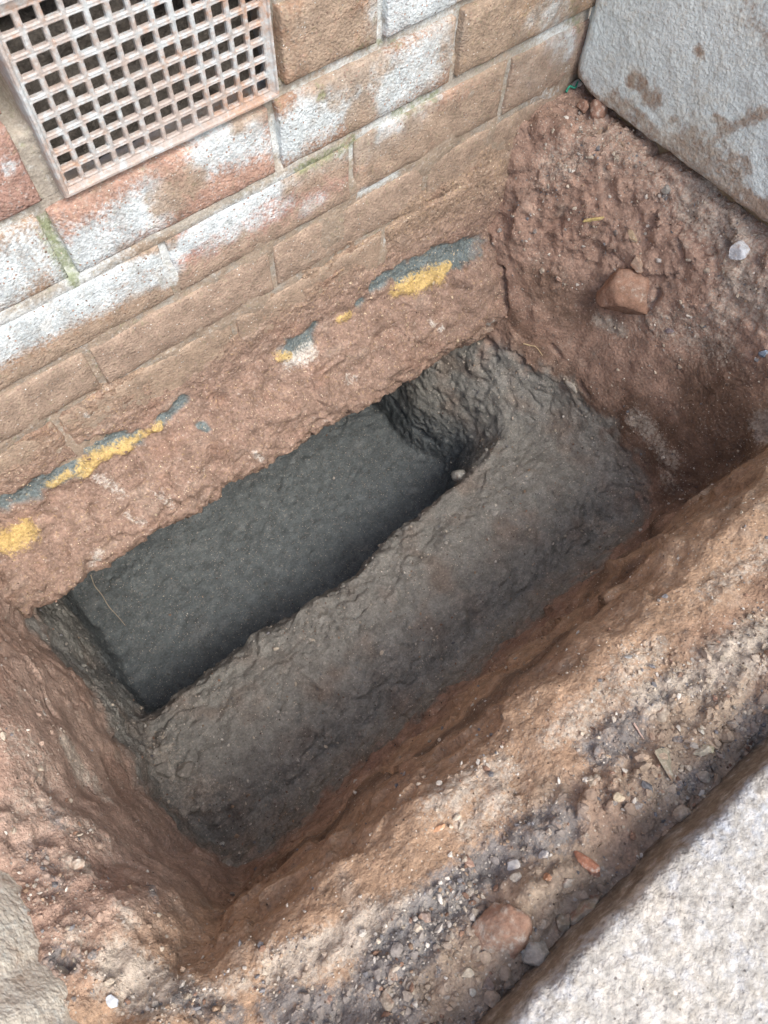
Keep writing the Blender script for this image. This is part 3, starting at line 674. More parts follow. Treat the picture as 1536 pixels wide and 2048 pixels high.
me = mesh_np('lattice', LV, LF, False, None, vent_masks(LV), [M_VENT])
o = link('lattice', me, vent); o.location = VO
# corner gaps of the cells are closed by a plate standing behind the front face
def frame_mesh():
    # rim: outer lip, flat border, step to the lattice
    rings = []
    def rect(x0, x1, z0, z1, y, n=24):
        t = np.linspace(0, 1, n, endpoint=False)
        e = [np.stack([x0 + (x1 - x0) * t, np.full(n, y), np.full(n, z0)], 1), np.stack([np.full(n, x1), np.full(n, y), z0 + (z1 - z0) * t], 1),
             np.stack([x1 - (x1 - x0) * t, np.full(n, y), np.full(n, z1)], 1), np.stack([np.full(n, x0), np.full(n, y), z1 - (z1 - z0) * t], 1)]
        return np.concatenate(e)
    for (i, y) in ((0, .03), (0, -.0015), (.0012, -.0036), (.0030, -.0036), (.0042, -.0022)):
        r = rect(VX0 + i, VX1 - i, VZ0 + i, VZ1 - i, y)
        r[:, 0] += .0005 * noise(r, 60, 130); r[:, 2] += .0005 * noise(r, 60, 131); rings.append(r)
    rings.append(rect(lx0, lx1, lz0, lz1, -.00105)); rings.append(rect(lx0 + .0001, lx1 - .0001, lz0 + .0001, lz1 - .0001, .0032))
    V = np.concatenate(rings); k = 96; F = []
    a = np.arange(k); b = (a + 1) % k
    for l in range(len(rings) - 1): F.append(np.stack([l * k + a, l * k + b, (l + 1) * k + b, (l + 1) * k + a], 1))
    return V, np.concatenate(F)
V, F = frame_mesh()
o = link('frame', mesh_np('frame', V, F, False, None, vent_masks(V), [M_VENT]), vent); o.location = VO
def debris_mesh():
    nx, nz = 70, 50
    X, Z = np.meshgrid(np.linspace(VX0 + .002, VX1 - .002, nx), np.linspace(VZ0 + .002, VZ1 - .002, nz), indexing='ij')
    P = np.stack([X.ravel(), 0 * X.ravel(), Z.ravel()], 1)
    P[:, 1] = .026 - .016 * fbm(P, 35, 3, 140) + .10 * ss(.22, .45, noise(P, (22, 22, 22), 141)) * ss(.04, .08, P[:, 2])
    return P, grid_faces(nx, nz)
V, F = debris_mesh()
o = link('rubble_backing', mesh_np('rubble_backing', V, F, True, None, None, [M_DEBRIS]), vent, label='grey rubble seen behind the vent holes'); o.location = VO

# ------------------------------------------------------------------ the rendered wall on the right
M_RENDER = surface('white_render', None, layers=((1, (.37, .26, .18), 80, .38, .9), (0, (.57, .66, .66), 170, .45, .6), (2, (.60, .58, .48), 60, .3, .4)),
                   vary=(.10, .16), scales=(30, 330), rough=.85, bump=((60, .0022, 3), (190, .0022, 2)))
M_BASE = surface('stained_base', (.30, .225, .14), vary=(.3, .25), scales=(40, 260), bump=((90, .003, 3),))
# --RENDER PAINT--
R_MUD = [(0.6574, -0.09, -0.1033, 0.6576, -0.1019, -0.1041, 0.0099, 1), (0.6578, -0.1114, -0.1129, 0.6584, -0.1244, -0.1089, 0.0098, 0.9), (0.658, -0.0729, -0.1375, 0.658, -0.1636, -0.1427, 0.0114, 0.8), (0.6582, -0.1693, -0.1393, 0.6585, -0.3041, -0.1441, 0.0151, 1), (0.6574, -0.1869, -0.1281, 0.6583, -0.2459, -0.13, 0.026, 0.8), (0.6587, -0.2315, -0.0728, 0.6587, -0.2492, -0.0531, 0.0072, 0.9), (0.6581, -0.2117, -0.096, 0.6586, -0.2372, -0.0711, 0.0053, 0.8), (0.6575, -0.1997, -0.0867, 0.6576, -0.2101, -0.0866, 0.006, 0.9), (0.659, -0.183, 0.0151, 0.6592, -0.211, 0.0051, 0.0115, 0.5), (0.6584, -0.1483, -0.0403, 0.6581, -0.1534, -0.0428, 0.0054, 0.7), (0.6584, -0.1486, -0.1292, 0.6583, -0.1565, -0.1151, 0.0056, 0.6)]
# --END RENDER PAINT--
RX = .658
def build_render():
    zz = np.r_[np.linspace(.52, .24, 7), np.arange(.23, -.11, -.0045), np.arange(-.11, -.149, -.003)]
    pts = [(RX, z) for z in zz] + [(RX + .001, -.1505), (RX + .004, -.1535), (RX + .008, -.1555), (RX + .015, -.1565), (RX + .04, -.157), (RX + .09, -.157)]
    pts = np.array(pts); nv = len(pts)
    ys = np.r_[.004, .001, np.arange(-.003, -.46, -.0045), np.linspace(-.47, -1.5, 30)]
    nu = len(ys)
    X = np.tile(pts[:, 0], nu); Z = np.tile(pts[:, 1], nu); Y = np.repeat(ys, nv)
    V = np.stack([X, Y, Z], 1)
    n0 = np.stack([0 * X, Y, Z], 1)
    V[:, 0] += .0020 * fbm(n0, 9, 2, 150) + .0014 * fbm(n0, 60, 2, 151) + .0009 * noise(n0, 170, 152)
    lift = ss(-.06, 0, Y) ** 2
    V[:, 0] += .012 * ss(-.012, .004, Y)
    low = ss(-.02, -.15, Z)
    V[:, 2] += low * (.012 * lift + .0025 * noise(n0, (0, 26, 0), 153) + .002 * noise(n0, (0, 80, 0), 154))
    col = np.tile((.80, .895, .89), (len(V), 1))
    w = .45 * fbm(n0, 40, 2, 155)
    mud = caps(V, R_MUD, w)
    mud = np.maximum(mud, ss(-.125, -.160, Z + .006 * w) * .85)
    vein = .26 + .35 * noise(n0, 11, 156)
    msk = np.stack([np.clip(vein, 0, 1), np.clip(mud, 0, 1.2), np.clip(.2 + .6 * noise(n0, 7, 157) * ss(.1, -.1, Z), 0, 1)], 1)
    return V, grid_faces(nu, nv), col, msk
V, F, c, m = build_render()
rwall = empty('rendered_wall', (RX + .05, -.3, -.30), label='white painted rendered wall with brown mud along its lower edge', category='wall', kind='thing')
o = link('render_coat', mesh_np('render_coat', V, F, True, c, m, [M_RENDER]), rwall); o.location = -Vector(rwall.location)
def strip_mesh(x, y0, y1, z0, z1, seed):
    ny, nz = int((y1 - y0) / .006), int((z1 - z0) / .006)
    Y, Z = np.meshgrid(np.linspace(y0, y1, ny), np.linspace(z0, z1, nz), indexing='ij')
    P = np.stack([0 * Y.ravel(), Y.ravel(), Z.ravel()], 1); P[:, 0] = x + .004 * fbm(P, 25, 3, seed)
    return P, grid_faces(ny, nz)
V, F = strip_mesh(RX + .022, -1.5, .02, -.36, -.135, 160)
o = link('base_course', mesh_np('base_course', V, F, True, None, None, [M_BASE]), rwall, label='recessed brown stained strip under the white render'); o.location = -Vector(rwall.location)

# ------------------------------------------------------------------ paving slabs
M_SLAB = surface('rough_concrete', None, layers=((0, (.20, .16, .12), 60, .45, .95), (1, (.33, .37, .42), 75, .4, .8), (2, (.50, .465, .40), 85, .4, .6)),
                 specks=((210, .16, (.66, .63, .58), .42), (330, .07, (.17, .16, .15), .34)), specks_first=True,
                 vary=(.34, .32), scales=(75, 200), bump=((120, .0045, 3),))
def slab(name, label, pts, us, axis, skew, seed, blue, mat=None):
    """pts: cross-section (distance from the pit edge, z); us: positions along the edge; axis: 'x' edge runs along x, 'y' along y"""
    pts = np.array(pts); nv = len(pts); nu = len(us)
    D = np.tile(pts[:, 0], nu); Z = np.tile(pts[:, 1], nu); U = np.repeat(us, nv)
    n0 = np.stack([U, D, Z], 1)
    top = ss(-.105, -.085, Z)
    dd = D + (.004 if axis == 'x' else .014) * fbm(n0 * (1, 0, 0), 14 if axis == 'x' else 22, 3, seed) + .0055 * fbm(n0 * (1, 0, 0), 45, 3, seed + 1) * top
    e = ss(.03, 0, D)
    zz = Z + top * (.0022 * fbm(n0, 70, 2, seed + 2) + .0016 * noise(n0, 200, seed + 3)) - top * e * .004 * np.maximum(noise(n0, 40, seed + 4), 0)
    off = skew(U)
    V = np.stack([U, off - dd, zz], 1) if axis == 'x' else np.stack([off - dd, U, zz], 1)
    F = grid_faces(nu, nv)
    col = np.tile((.43, .42, .39) if axis == 'x' else (.66, .62, .53), (len(V), 1)) * (1 + .12 * noise(n0, 20, seed + 5))[:, None]
    face = np.clip(1.15 - top * 1.3 * ss(-.002, .008, D), 0, 1.2)
    face = face * (.75 + .3 * noise(n0, (6, 6, 60), seed + 9)) * (1 if axis == 'x' else .2)
    msk = np.stack([np.clip(face, 0, 1), np.clip(blue + .5 * noise(n0, 16, seed + 6), 0, 1) * top, np.clip(.3 + .6 * noise(n0, 18, seed + 7), 0, 1) * top], 1)
    if axis == 'y': msk = np.stack([.1 + .5 * noise(n0, 24, seed + 11), .12 + .5 * noise(n0, 15, seed + 12), .5 + .5 * noise(n0, 20, seed + 13)], 1).clip(0, 1)
    o = link(name, mesh_np(name, V, F, True, col, msk, [mat or M_SLAB]), None, label=label, category='slab', kind='thing')
    return o
sec = [(.0, -.30), (-.0005, -.2), (-.0005, -.16), (0, -.14), (.0005, -.125), (.001, -.11), (.001, -.10), (.001, -.092), (.0014, -.0855), (.003, -.0825), (.006, -.081), (.010, -.0803)]
sec += [(d, -.080) for d in np.r_[np.arange(.016, .20, .0035), np.linspace(.21, 1.4, 24)]]
us = np.r_[np.linspace(-.30, -.13, 8), np.arange(-.125, .24, .0035), np.linspace(.25, 1.3, 40)]
slab('paving_slab', 'rough pale concrete paving slab with a brown cut edge, beside the rubble strip', sec, us, 'x', lambda u: -.6475 - .027 * (u + .07), 170, .25)
sec2 = [(-.006, -.30), (-.006, -.17), (-.002, -.15), (.002, -.135), (.006, -.120), (.011, -.106), (.016, -.094), (.021, -.085), (.027, -.079), (.034, -.077), (.041, -.080), (.046, -.085), (.05, -.089)]
sec2 += [(d, -.091) for d in np.r_[np.arange(.054, .10, .004), np.linspace(.11, 1.3, 20)]]
us2 = np.r_[np.linspace(-1.5, -.60, 12), np.arange(-.595, -.42, .0035), np.linspace(-.415, -.30, 20)]
slab('broken_slab', 'cream broken concrete slab with a thick rounded edge, at the dirt corner', sec2, us2, 'y', lambda u: -.292 + .004 * np.sin(u * 31) - .45 * np.maximum(0, u + .45) ** 1.3, 190, .55, M_RENDER)

# the yard beyond
def yard():
    x0, x1, y0 = -.545, .745, -.785
    B = 60.
    V = []; F = []
    for (a, b, c, d) in ((-B, x0, -B, 1.5), (x1, B, -B, 1.5), (x0, x1, -B, y0)):
        n = len(V); V += [(a, c, -.165), (b, c, -.165), (b, d, -.165), (a, d, -.165)]; F.append((n, n + 1, n + 2, n + 3))
    return np.array(V), np.array(F)
V, F = yard()
link('yard', mesh_np('yard', V, F, False, np.tile((.36, .32, .27), (len(V), 1)), np.zeros((len(V), 3)), [M_EARTH]), kind='structure')

# ------------------------------------------------------------------ loose crumbs and grit
def ico(sub):
    import bmesh
    bm = bmesh.new(); bmesh.ops.create_icosphere(bm, subdivisions=sub, radius=1)
    V = np.array([v.co[:] for v in bm.verts]); F = np.array([[v.index for v in f.verts] for f in bm.faces]); bm.free()
    return V, F
ICO = {s: ico(s) for s in (1, 2, 3, 4)}

def scatter(name, label, pts, nrm, size, col, sub, flat, sink, mat, seed):
    g = np.random.default_rng(seed)
    n = len(pts); B, F = ICO[sub]
    Vs = []; nb = len(B)
    variants = []
    for k in range(12):
        b = B * (1 + .28 * noise(B, 1.1, seed + k) + .18 * noise(B, 2.3, seed + 20 + k))[:, None]
        for q in range(8):
            a = g.normal(size=3); a /= np.linalg.norm(a); dd = g.uniform(.42, .75)
            b = b - a * np.maximum(b @ a - dd, 0)[:, None]
        variants.append(b)
    variants = np.array(variants)
    vi = g.integers(0, 12, n)
    sc = np.stack([g.uniform(.7, 1.35, n), g.uniform(.7, 1.2, n), g.uniform(*flat, n)], 1) * size[:, None]
    # frames: z along the surface normal
    t = g.normal(size=(n, 3)); zt = nrm + .5 * g.normal(size=(n, 3)); zt /= np.linalg.norm(zt, axis=1, keepdims=True)
    t -= zt * (t * zt).sum(1, keepdims=True); t /= np.linalg.norm(t, axis=1, keepdims=True); bt = np.cross(zt, t)
    L = variants[vi] * sc[:, None, :]
    V = L[..., 0:1] * t[:, None] + L[..., 1:2] * bt[:, None] + L[..., 2:3] * zt[:, None]
    V = V + (pts + nrm * (size * g.uniform(*sink, n))[:, None])[:, None]
    V = V.reshape(-1, 3)
    FF_ = (F[None] + (np.arange(n) * nb)[:, None, None]).reshape(-1, 3)
    C = np.repeat(col, nb, axis=0)
    o = link(name, mesh_np(name, V, FF_, False, C, np.zeros((len(V), 3)), [mat]), kind='stuff', label=label)
    return o

M_CRUMB = surface('crumb', None, vary=(.25, .2), scales=(60, 380), bump=((330, .0012, 2),))
def pick(weight, n, seed):
    g = np.random.default_rng(seed)
    p = weight / weight.sum()
    return g.choice(len(weight), n, p=p)
grey, deep, pale, grav, dark, tan, rough, smooth, w_ = ground_fields(GV)
clump = ss(-.15, .5, fbm(GV, 20, 2, 200))
flatn = ss(.1, .5, GN[:, 2])
inframe = ss(-.42, -.36, GV[:, 0]) * ss(.70, .66, GV[:, 0]) * ss(-.72, -.66, GV[:, 1]) * ss(.16, .1, GV[:, 1])
strip = ss(-.56, -.60, GV[:, 1] + .05 * w_)
wgt = (.03 + 1.0 * rough + .9 * strip + .30 * grey + .30 * deep) * (.25 + clump) * (.3 + flatn) * inframe * (1 - .75 * smooth)
k = pick(wgt, 15000, 1)
g = np.random.default_rng(5)
sz = .0007 + .00065 * g.gamma(.9, 1.0, len(k)) * (1 + .7 * strip[k]); sz = np.clip(sz, .0007, .0065)
col = GC[k] * g.uniform(.8, 1.2, (len(k), 1))
col = mixc(col, np.clip(GM[k, 0], 0, 1) * .7 + .15, (.42, .37, .31))
col = mixc(col, np.clip(GM[k, 1], 0, 1) * .8, (.24, .235, .23))
scatter('soil_crumbs', 'loose red brown soil crumbs over the dug ground', GV2[k], GN2[k], sz, col, 2, (.5, .95), (-.35, .3), M_CRUMB, 31)

wgt = (.10 + .6 * pale + .9 * grav + .5 * strip + .25 * rough + .12 * grey * (1 - deep) - .09 * deep) * (.2 + clump) * (.35 + flatn) * inframe
k = pick(wgt, 9000, 2)
sz = np.clip(.0006 + .0007 * g.gamma(1.0, 1.0, len(k)), .0006, .0040)
base = np.array([(.54, .48, .39), (.64, .61, .55), (.40, .37, .33), (.22, .22, .23), (.38, .28, .20), (.28, .18, .13)])
ch = g.choice(6, len(k), p=(.28, .2, .2, .14, .1, .08))
col = base[ch] * g.uniform(.7, 1.15, (len(k), 1))
scatter('grit', 'fine pale grit and gravel strewn over the soil', GV2[k], GN2[k], sz, col, 1, (.5, .95), (.0, .5), M_CRUMB, 32)

wf = (.25 + ss(.25, .5, FV[:, 0]) * 2.5 + ss(-.2, .3, fbm(FV, 18, 2, 210))) * (FV[:, 1] < .0) * (FV[:, 1] > -.12) * (FV[:, 0] > -.32)
k = pick(wf, 3000, 3)
sz = np.clip(.0005 + .00055 * g.gamma(1.0, 1.0, len(k)), .0005, .0035)
col = mixc(FC[k] * g.uniform(.75, 1.15, (len(k), 1)), (g.random(len(k)) < .15) * .9, (.58, .48, .34))
scatter('mud_crumbs', 'small mud crumbs stuck to the footing and lowest bricks', FV[k], FN[k], sz, col, 1, (.5, .95), (-.2, .3), M_CRUMB, 33)

# stones of the rubble strip: one object each, a dozen shapes shared between them
STONE_TONES = [(.42, .36, .29), (.34, .24, .18), (.30, .29, .28), (.46, .42, .36), (.38, .26, .19), (.24, .235, .23), (.50, .46, .40), (.36, .31, .25), (.33, .20, .15), (.44, .38, .30), (.27, .22, .19), (.40, .38, .36)]
TONE_WORDS = ['beige', 'brown', 'grey', 'cream', 'red brown', 'dark grey', 'pale cream', 'buff', 'brick red', 'sandy', 'dark brown', 'light grey']
M_RUBBLE = surface('rubble_stone', None, layers=((0, (.50, .45, .38), 190, .35, .8), (1, (.31, .215, .16), 130, .4, .85)), vary=(.25, .28), scales=(90, 420), bump=((240, .0016, 2),))
def stone_shapes(seed):
    out = []
    for k in range(12):
        g2 = np.random.default_rng(seed + k); B, F = ICO[3]
        b = B * (1 + .3 * noise(B, 1.2, seed + k) + .12 * noise(B, 3.3, seed + 30 + k))[:, None]
        for q in range(9):
            a = g2.normal(size=3); a /= np.linalg.norm(a)
            b = b - a * np.maximum(b @ a - g2.uniform(.45, .8), 0)[:, None]
        b = b * (1 + .05 * noise(b, 6, seed + 60 + k) + .04 * noise(b, 14, seed + 80 + k))[:, None]
        m = np.stack([np.clip(.3 + .5 * noise(b, 2, seed + k + 5), 0, 1), np.clip(.45 + .6 * noise(b, 1.6, seed + k + 9) - .2 * b[:, 2], 0, 1), 0 * b[:, 0]], 1)
        # material noise is laid out in metres: keep the shape at 6 mm radius and scale the objects
        out.append(mesh_np('rubble_stone', b * .006, F, True, np.array(STONE_TONES[k]), m, [M_RUBBLE]))
    return out
SHAPES = stone_shapes(400)
def strew(weight, n, label, group, seed, lo, hi):
    g2 = np.random.default_rng(seed)
    for i in pick(weight, n, seed):
        ti = int(g2.integers(12))
        o = link('rubble_stone', SHAPES[ti], None, label=label % TONE_WORDS[ti], category='stone', group=group)
        sz = lo + (hi - lo) * g2.random() ** 2.2
        k = sz / .006
        o.scale = (k * g2.uniform(.9, 1.35), k * g2.uniform(.75, 1.1), k * g2.uniform(.5, .9))
        nn = Vector(GN2[i]); q = nn.to_track_quat('Z', 'Y').to_euler().to_matrix().to_4x4() @ Matrix.Rotation(g2.uniform(0, 6.28), 4, 'Z')
        o.rotation_euler = q.to_euler()
        o.location = Vector(GV2[i]) + nn * sz * g2.uniform(-.45, .1)
cent = ss(-.30, -.25, GV[:, 0]) * ss(.42, .36, GV[:, 0])
strew(strip * cent * ss(-.66, -.64, GV[:, 1]) * (.25 + clump), 120, 'small angular %s stone bedded in the rubble strip between pit and slab', 'stones in the rubble strip', 71, .0022, .0085)
strew(ss(-.255, -.27, GV[:, 0]) * ss(-.335, -.31, GV[:, 0]) * ss(-.36, -.40, GV[:, 1]) * ss(-.56, -.54, GV[:, 1]), 24, 'small %s stone in the crumbly dirt beside the broken cream slab', 'stones beside the broken slab', 72, .002, .006)
strew(ss(.50, .54, GV[:, 0]) * ss(.655, .64, GV[:, 0]) * ss(-.36, -.32, GV[:, 1]) * ss(0, -.02, GV[:, 1]) * ss(-.40, -.30, GV[:, 2]), 45, 'small %s stone stuck in the red soil bank below the white wall', 'stones in the soil bank', 73, .002, .0055)

# ------------------------------------------------------------------ single stones
# --STONES--
STONE_AT = {  # middle, long axis, facing, length, width
    'red_stone': (0.6109, -0.2199, -0.3127, 0.5977, -0.8017, 0.008853, -0.6634, -0.4884, 0.5669, 0.06762, 0.0499),
    'white_stone': (0.6549, -0.3012, -0.1949, 0.4428, -0.5349, 0.7196, -0.8801, -0.4128, 0.2347, 0.02502, 0.02243),
    'recess_stone': (0.3809, -0.192, -0.6178, -0.09841, -0.5299, 0.8423, 0.2798, 0.7976, 0.5344, 0.03866, 0.02485),
    'brick_fragment': (-0.04491, -0.6197, -0.1297, 0.9694, 0.1326, 0.2067, -0.2432, 0.4012, 0.8831, 0.04009, 0.03232),
    'mortar_lump': (-0.03453, -0.645, -0.1326, 0.9439, -0.3156, 0.09671, -0.1309, -0.08907, 0.9874, 0.02367, 0.01943),
    'beige_lump': (0.008883, -0.6483, -0.1359, 0.9867, -0.05012, 0.1546, -0.1614, -0.4118, 0.8969, 0.03198, 0.02071),
    'small_lump': (-0.009594, -0.6439, -0.1341, 0.796, -0.2037, -0.5699, 0.556, -0.1261, 0.8216, 0.01429, 0.01024),
    'brick_chip': (0.02904, -0.6267, -0.1251, 0.08428, -0.8082, 0.5829, 0.00374, 0.5852, 0.8108, 0.02284, 0.009719),
    'slate_chip': (0.1251, -0.6184, -0.1319, -0.4596, -0.884, 0.08592, 0.3482, -0.09035, 0.933, 0.02957, 0.0164),
    'flat_chip': (0.1729, -0.5492, -0.1557, 0.8247, -0.3832, -0.4161, 0.5531, 0.3923, 0.7349, 0.01147, 0.004542),
    'blue_stone': (0.6206, -0.4052, -0.2564, 0.2712, 0.004231, 0.9625, -0.9597, -0.07493, 0.2708, 0.01275, 0.01199),
    'white_pebble': (-0.01182, -0.5255, -0.172, 0.2265, -0.5286, 0.8181, 0.3197, 0.8337, 0.4502, 0.005144, 0.005084),
    'tiny_pebble': (-0.06164, -0.4815, -0.3004, 0.3333, -0.3537, 0.874, -0.6158, 0.6202, 0.4858, 0.00567, 0.004252),
    'clod_a': (-0.2297, -0.2896, -0.5632, 0.835, -0.189, -0.5168, 0.5408, 0.1086, 0.8341, 0.03035, 0.02723),
    'clod_b': (-0.206, -0.3099, -0.5597, 0.9069, -0.4051, -0.1163, 0.2238, 0.2291, 0.9473, 0.02862, 0.02456),
    'clod_c': (-0.2223, -0.3535, -0.5615, 0.7147, -0.4583, -0.5283, -0.1022, -0.8158, 0.5693, 0.01534, 0.01079),
    'clod_d': (-0.2244, -0.4339, -0.5352, 0.5198, 0.4395, -0.7326, 0.614, 0.4041, 0.6781, 0.02064, 0.01679),
    'clod_e': (-0.2238, -0.4074, -0.5888, 0.5303, 0.2414, -0.8127, 0.5485, 0.6332, 0.546, 0.007914, 0.006398),
    'corner_clod_a': (0.6502, -0.03316, -0.1653, 0.9982, 0.02072, 0.05591, -0.01327, -0.837, 0.547, 0.0175, 0.01763),
    'corner_clod_b': (0.6641, -0.05527, -0.1657, 0.8836, -0.2506, 0.3956, -0.3386, 0.2415, 0.9094, 0.03117, 0.02637),
    'corner_clod_c': (0.6808, -0.02911, -0.1653, 0.9836, -0.07418, 0.1643, -0.1665, -0.02497, 0.9857, 0.01424, 0.01273),
    'yellow_chip': (0.6042, -0.1319, -0.2446, 0.576, -0.6835, 0.4485, -0.7979, -0.5894, 0.1265, 0.0281, 0.00649),
    'grey_pebble': (0.5663, -0.2212, -0.4833, -0.1252, -0.9919, 0.02102, -0.9915, 0.1259, 0.03306, 0.02791, 0.01393),
    'white_bit': (0.6287, -0.2301, -0.2539, -0.4032, -0.877, 0.2615, -0.8408, 0.4678, 0.2724, 0.01316, 0.007021),
    'left_clod': (-0.265, -0.3924, -0.1988, 0.7719, -0.2485, -0.5852, 0.5204, -0.2818, 0.8061, 0.01221, 0.00927),
    'orange_chip': (-0.03318, -0.5481, -0.1588, 0.9484, -0.2009, 0.2452, -0.2014, 0.2155, 0.9555, 0.01135, 0.00448),
    'dull_stone': (-0.08002, -0.5838, -0.1449, 0.4884, -0.3425, -0.8026, 0.8714, 0.2405, 0.4276, 0.01078, 0.009025),
    'pale_stone': (0.1514, -0.63, -0.1282, 0.8336, -0.1413, 0.534, -0.5458, -0.06245, 0.8356, 0.01449, 0.00821),
    'dark_stone': (0.09998, -0.6214, -0.1309, 0.2281, -0.9538, -0.1957, 0.538, -0.04405, 0.8418, 0.01147, 0.008059),
    'beige_stone': (0.07762, -0.612, -0.1259, 0.8881, -0.3993, -0.2277, 0.1937, -0.1241, 0.9732, 0.0105, 0.007215),
    'white_chip': (0.1547, -0.6105, -0.1403, -0.4176, -0.6801, 0.6025, 0.1106, 0.6201, 0.7767, 0.00728, 0.003858),
    'long_white_chip': (0.1626, -0.6218, -0.1316, -0.4602, -0.4157, 0.7845, 0.3868, 0.7015, 0.5986, 0.01071, 0.004553),
    'green_stone': (0.1558, -0.6322, -0.127, 0.4469, -0.8946, -0.0009025, 0.006921, 0.002448, 1, 0.01087, 0.005965),
    'bluewhite_stone': (-0.2747, -0.4892, -0.1585, 0.2399, -0.9286, -0.2831, 0.2287, -0.2294, 0.9461, 0.0108, 0.007419),
    'grey_corner': (0.6728, -0.004375, -0.1616, 0.9595, -0.2259, 0.1682, -0.1954, -0.1036, 0.9752, 0.02018, 0.01021),
    'bank_stone': (0.6175, -0.2073, -0.2705, 0.04487, -0.8918, -0.4501, -0.5057, -0.4089, 0.7597, 0.02803, 0.01434),
    'buff_stone': (0.6254, -0.1835, -0.2491, -0.02294, -0.8402, -0.5419, -0.6303, -0.4086, 0.6602, 0.02135, 0.009027),
    'round_grey': (0.6524, -0.1855, -0.1872, 0.1176, -0.9618, -0.2473, -0.9125, -0.203, 0.3553, 0.01212, 0.01099),
    'rim_stone': (0.1385, -0.6426, -0.1304, 0.4087, -0.8981, -0.1624, 0.1626, -0.1034, 0.9812, 0.01108, 0.008861),
    'purple_stone': (0.612, -0.2944, -0.3169, 0.1555, -0.8994, 0.4086, -0.7324, 0.1726, 0.6587, 0.01362, 0.00793),
    'slope_chip': (0.5255, -0.2415, -0.5539, -0.07255, -0.9626, 0.2611, -0.7748, 0.2193, 0.593, 0.01612, 0.00806),
    'bench_pebble': (0.3538, -0.2922, -0.5492, 0.9106, -0.1341, 0.391, -0.2808, 0.4935, 0.8232, 0.01102, 0.00757),
    'bench_dent': (0.3128, -0.3417, -0.5492, 0.9704, -0.2322, -0.06669, -0.02612, -0.3753, 0.9266, 0.01124, 0.008854),
    'slab_gap_stone': (0.0288, -0.6343, -0.1255, 0.3278, -0.7894, -0.519, 0.0479, -0.5348, 0.8436, 0.01045, 0.006913),
    'near_pebble': (-0.02887, -0.6479, -0.1315, 0.9302, -0.1685, -0.3261, 0.2818, -0.2416, 0.9286, 0.006035, 0.004017),
    'left_pebble': (-0.2346, -0.4293, -0.3374, -0.01012, -0.5081, 0.8612, 0.9601, 0.2357, 0.1503, 0.00762, 0.004253),
    'strip_pebble': (-0.01852, -0.5507, -0.1586, 0.9726, -0.2122, 0.09487, -0.005953, 0.3853, 0.9228, 0.007057, 0.004507),
    'dirt_white': (-0.2515, -0.4626, -0.1815, 0.8233, 0.4842, -0.2963, 0.06457, 0.4387, 0.8963, 0.006235, 0.005074),
    'gravel_stone_a': (-0.009338, -0.5979, -0.1438, 0.896, -0.211, 0.3908, -0.3223, 0.2967, 0.899, 0.01169, 0.008583),
    'gravel_stone_b': (0.01073, -0.6063, -0.133, 0.6924, -0.2497, 0.6769, -0.2472, 0.7994, 0.5476, 0.009633, 0.007765),
    'gravel_stone_c': (-0.01422, -0.6044, -0.1359, 0.9186, -0.2615, 0.2962, -0.1064, 0.5582, 0.8228, 0.009105, 0.007004),
    'bed_stone': (-0.07888, -0.6235, -0.1264, 0.8575, -0.509, 0.0745, 0.01721, 0.1731, 0.9847, 0.009939, 0.007189),
    'bed_stone_b': (-0.08341, -0.6324, -0.1275, 0.1521, -0.8138, -0.5609, 0.03995, -0.562, 0.8262, 0.006887, 0.005194),
    'strip_brick': (0.002133, -0.6178, -0.1293, 0.7551, -0.6509, 0.07859, 0.3109, 0.461, 0.8312, 0.008433, 0.006234),
}
LINE_AT = {
    'root': [(-0.1881, 0.1158, -0.7693), (-0.1929, 0.0945, -0.7711), (-0.1917, 0.0730, -0.7721), (-0.1928, 0.0471, -0.7719), (-0.1897, 0.0218, -0.7686), (-0.1878, -0.0003, -0.7679)],
    'straw': [(0.5409, -0.1282, -0.4540), (0.5478, -0.1387, -0.4537), (0.5516, -0.1457, -0.4533), (0.5555, -0.1593, -0.4634)],
    'twine': [(0.6519, -0.0043, -0.1664), (0.6588, -0.0023, -0.1624), (0.6628, -0.0085, -0.1633), (0.6735, -0.0054, -0.1613), (0.6831, -0.0034, -0.1597), (0.6882, -0.0040, -0.1601), (0.7011, -0.0000, -0.1633), (0.7047, 0.0029, -0.1623)],
    'pink_root': [(0.1323, -0.5862, -0.1461), (0.1315, -0.5908, -0.1464), (0.1300, -0.5955, -0.1457), (0.1293, -0.5989, -0.1450)],
    'grass': [(-0.0729, -0.6504, -0.1344), (-0.0737, -0.6553, -0.1356), (-0.0734, -0.6607, -0.1353)],
    'short_straw': [(-0.2408, -0.1197, -0.5188), (-0.2421, -0.1078, -0.5496)],
}
# --END STONES--


def frame_of(key):
    v = STONE_AT[key]
    p, ax, n = Vector(v[0:3]), Vector(v[3:6]).normalized(), Vector(v[6:9]).normalized()
    ax = (ax - n * ax.dot(n)).normalized()
    return p, ax, n, v[9], v[10]

